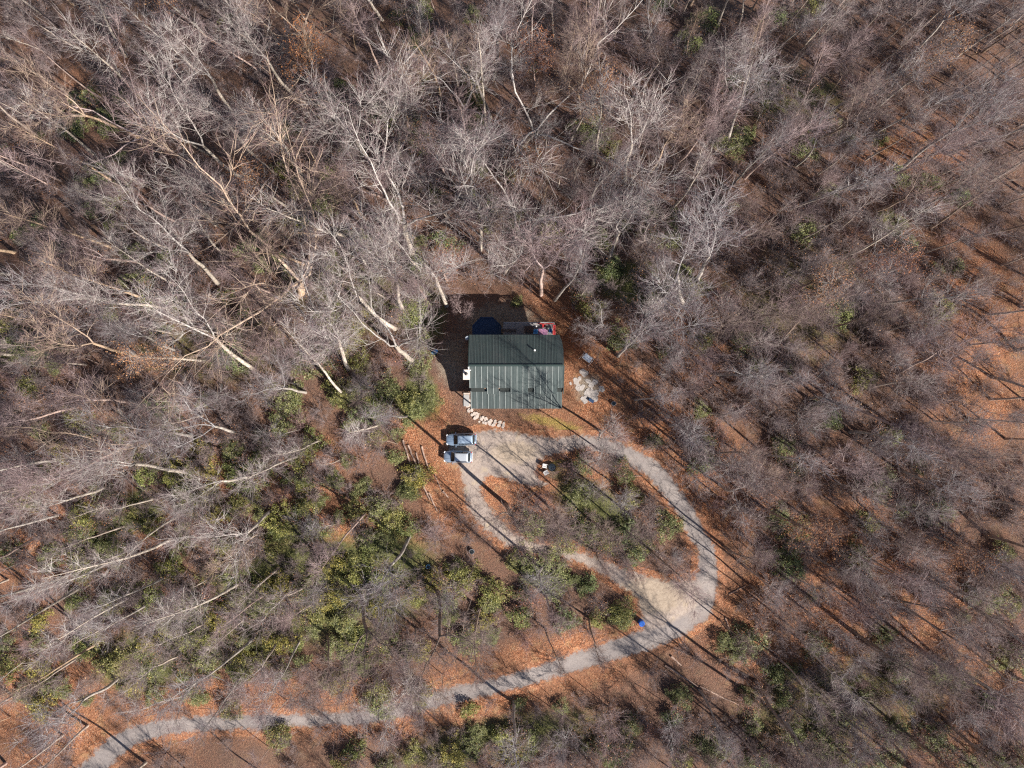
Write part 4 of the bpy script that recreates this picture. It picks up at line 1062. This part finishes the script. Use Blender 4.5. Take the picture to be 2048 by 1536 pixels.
BR = [make_brush(300 + k, rng.uniform(1.9, 2.8), leaf=(0, 0, 60, 0, 150)[k]) for k in range(5)]
EV = [make_evergreen(330 + k, (1.2, 1.6, 1.9, 1.4)[k], (1.3, 1.9, 1.6, 2.3)[k], (34, 50, 62, 44)[k]) for k in range(4)]

stuff_pts = {'brush': [], 'ever': []}
def shrubs(mp, total, singles, protos, name, key, words, group, tints, smin, smax, rdmin, ydmin):
    px_, py_ = sample(mp, total); cnt = 0
    for px, py in zip(px_, py_):
        rd, yd = openness(px, py)
        if rd > rdmin or yd > ydmin: continue
        P_ = px2g(px, py); s_ = rng.uniform(smin, smax); k = int(rng.integers(len(protos))); rz = rng.uniform(0, 6.3)
        if cnt < singles and (s_ > (smin + smax) / 2 - .05) and (key == 'ever' or px > 1000 or py > 700):
            o = link(name, protos[k], None, P_, (rng.normal(0, .06), rng.normal(0, .06), rz)); o.scale = (s_, s_, s_ * rng.uniform(.85, 1.1))
            t_ = tints[int(rng.integers(len(tints)))]
            if key == 'ever' and px < 1050 and py > 850: t_ = (t_[0] * 1.18, t_[1] * 1.05, t_[2] * .8)
            j = rng.uniform(.85, 1.15); o.color = (t_[0] * j, t_[1] * j, t_[2] * j, 1)
            tag(o, f'{words[int(rng.integers(len(words)))] if len(words) > 1 else words[0]}, {spot(px, py)} the photo', 'shrub', group); cnt += 1
        else: stuff_pts[key].append((P_.x, P_.y, P_.z, rz, s_, k))
shrubs(EVER, 640, 295, EV, 'evergreen_shrub', 'ever', ['dense green evergreen shrub'], 'evergreen shrubs under the trees', [(1, 1, 1), (1.2, 1.1, .8), (.8, .95, .9), (1.1, 1.15, 1)], .7, 1.35, -.4, -.4)
shrubs(BRUSH, 2700, 295, BR, 'bare_shrub', 'brush', ['low twiggy leafless shrub'], 'leafless shrubs under the trees', [(1, 1, 1), (1.1, .85, .82), (.85, .85, .85), (1.1, 1.05, 1)], .6, 1.35, -.3, .3)
for (px, py, s_) in [(845, 690, 1.0), (850, 770, .9), (858, 785, .8), (1035, 605, .7), (862, 800, .8), (835, 945, 1.1), (820, 980, 1.2), (790, 915, 1.0), (905, 873, .45), (1070, 1145, 1.1), (760, 1010, 1.2)]:
    P_ = px2g(px, py); o = link('evergreen_shrub', EV[int(rng.integers(4))], None, P_, (0, 0, rng.uniform(0, 6))); o.scale = (s_, s_, s_); o.color = (1.1, 1.1, 1, 1)
    tag(o, f'green evergreen shrub, {spot(px, py)} the photo', 'shrub', 'evergreen shrubs under the trees')

def scatter(name, pts, protos, colr):
    """one object: a point cloud that geometry nodes turn into instances of the prototype meshes"""
    pts = np.array(pts); me = bpy.data.meshes.new(name)
    me.vertices.add(len(pts)); me.vertices.foreach_set('co', pts[:, :3].astype(np.float32).ravel())
    for nm, c in (('rz', 3), ('sc', 4)):
        a = me.attributes.new(nm, 'FLOAT', 'POINT'); a.data.foreach_set('value', pts[:, c].astype(np.float32))
    a = me.attributes.new('pick', 'INT', 'POINT'); a.data.foreach_set('value', pts[:, 5].astype(np.int32))
    o = link(name, me); o.color = colr
    ng = bpy.data.node_groups.new(name + '_nodes', 'GeometryNodeTree')
    ng.interface.new_socket('Geometry', in_out='INPUT', socket_type='NodeSocketGeometry'); ng.interface.new_socket('Geometry', in_out='OUTPUT', socket_type='NodeSocketGeometry')
    gi = ng.nodes.new('NodeGroupInput'); go = ng.nodes.new('NodeGroupOutput')
    join = ng.nodes.new('GeometryNodeJoinGeometry')
    pick = ng.nodes.new('GeometryNodeInputNamedAttribute'); pick.data_type = 'INT'; pick.inputs[0].default_value = 'pick'
    rz = ng.nodes.new('GeometryNodeInputNamedAttribute'); rz.data_type = 'FLOAT'; rz.inputs[0].default_value = 'rz'
    sc = ng.nodes.new('GeometryNodeInputNamedAttribute'); sc.data_type = 'FLOAT'; sc.inputs[0].default_value = 'sc'
    cx = ng.nodes.new('ShaderNodeCombineXYZ'); ng.links.new(rz.outputs[0], cx.inputs[2])
    for k, pm in enumerate(protos):
        po = bpy.data.objects.new(pm.name, pm)      # never linked to the scene: only the node tree uses it
        oi = ng.nodes.new('GeometryNodeObjectInfo'); oi.inputs[0].default_value = po
        cmp = ng.nodes.new('FunctionNodeCompare'); cmp.data_type = 'INT'; cmp.operation = 'EQUAL'
        ng.links.new(pick.outputs[0], cmp.inputs[2]); cmp.inputs[3].default_value = k
        iop = ng.nodes.new('GeometryNodeInstanceOnPoints')
        ng.links.new(gi.outputs[0], iop.inputs['Points']); ng.links.new(cmp.outputs[0], iop.inputs['Selection'])
        ng.links.new(oi.outputs['Geometry'], iop.inputs['Instance']); ng.links.new(cx.outputs[0], iop.inputs['Rotation']); ng.links.new(sc.outputs[0], iop.inputs['Scale'])
        ng.links.new(iop.outputs[0], join.inputs[0])
    ng.links.new(join.outputs[0], go.inputs[0])
    md = o.modifiers.new('scatter', 'NODES'); md.node_group = ng
    tag(o, kind='stuff'); return o
scatter('undergrowth', stuff_pts['brush'], BR, (1, .95, .93, 1))
scatter('evergreen_undergrowth', stuff_pts['ever'], EV, (1, 1, .95, 1))
# woods that go on past the sunlit edges of the view: their shadows fall into it
edge = []
for _ in range(4000):
    if len(edge) >= 120: break
    x, y = rng.uniform(-70, 104), rng.uniform(-88, 62)
    if (x < 78 and y > -58) or (y < -58 and x < -60): continue
    if all((x - e[0]) ** 2 + (y - e[1]) ** 2 > 20 for e in edge): edge.append((x, y, float(gz(x, y)), rng.uniform(0, 6.3), rng.uniform(.75, 1.05), int(rng.integers(4))))
def joined(pr):
    vv, ff, mm, off = [], [], [], 0
    for m_, mp in ((pr[0], np.array([0, 1])), (pr[1], np.array([1, 2, 3]))):
        v = np.empty(len(m_.vertices) * 3, np.float32); m_.vertices.foreach_get('co', v); vv.append(v.reshape(-1, 3))
        f = np.empty(len(m_.loops), np.int32); m_.loops.foreach_get('vertex_index', f); ff.append(f.reshape(-1, 3) + off); off += len(m_.vertices)
        k = np.empty(len(m_.polygons), np.int32); m_.polygons.foreach_get('material_index', k); mm.append(mp[k])
    return mk_mesh('far_tree', np.concatenate(vv), np.concatenate(ff), [M_BARK, M_LIMB, M_TWIG, M_RUSSET], np.concatenate(mm), True)
# past the three hundred largest: the thinner trees between them, as one object
XTRA = TREES.copy(); XTRA[:, 10:] *= 2.0; XTRA[8:, :5] *= 1.4
px_, py_ = sample(XTRA, 4000); n = 0
for px, py in zip(px_, py_):
    if n >= 170: break
    rd, yd = openness(px, py)
    if rd > -1.2 or yd > -1.0: continue
    P_ = px2g(px, py)
    if not free(P_.x, P_.y, .3): continue
    taken.append((P_.x, P_.y, 1.6)); n += 1
    edge.append((P_.x, P_.y, P_.z, rng.uniform(0, 6.3), rng.uniform(.6, .9), int(rng.choice([0, 1, 1, 2, 3, 3]))))
scatter('forest_trees', edge, [joined(PROTO['tall'][0]), joined(PROTO['slim'][0]), joined(PROTO['fork'][0]), joined(PROTO['slim'][1])], (.85, .78, .74, 1))
print('TRIS', sum(len(m_.loop_triangles) or sum(max(1, p.loop_total - 2) for p in m_.polygons) for m_ in bpy.data.meshes))
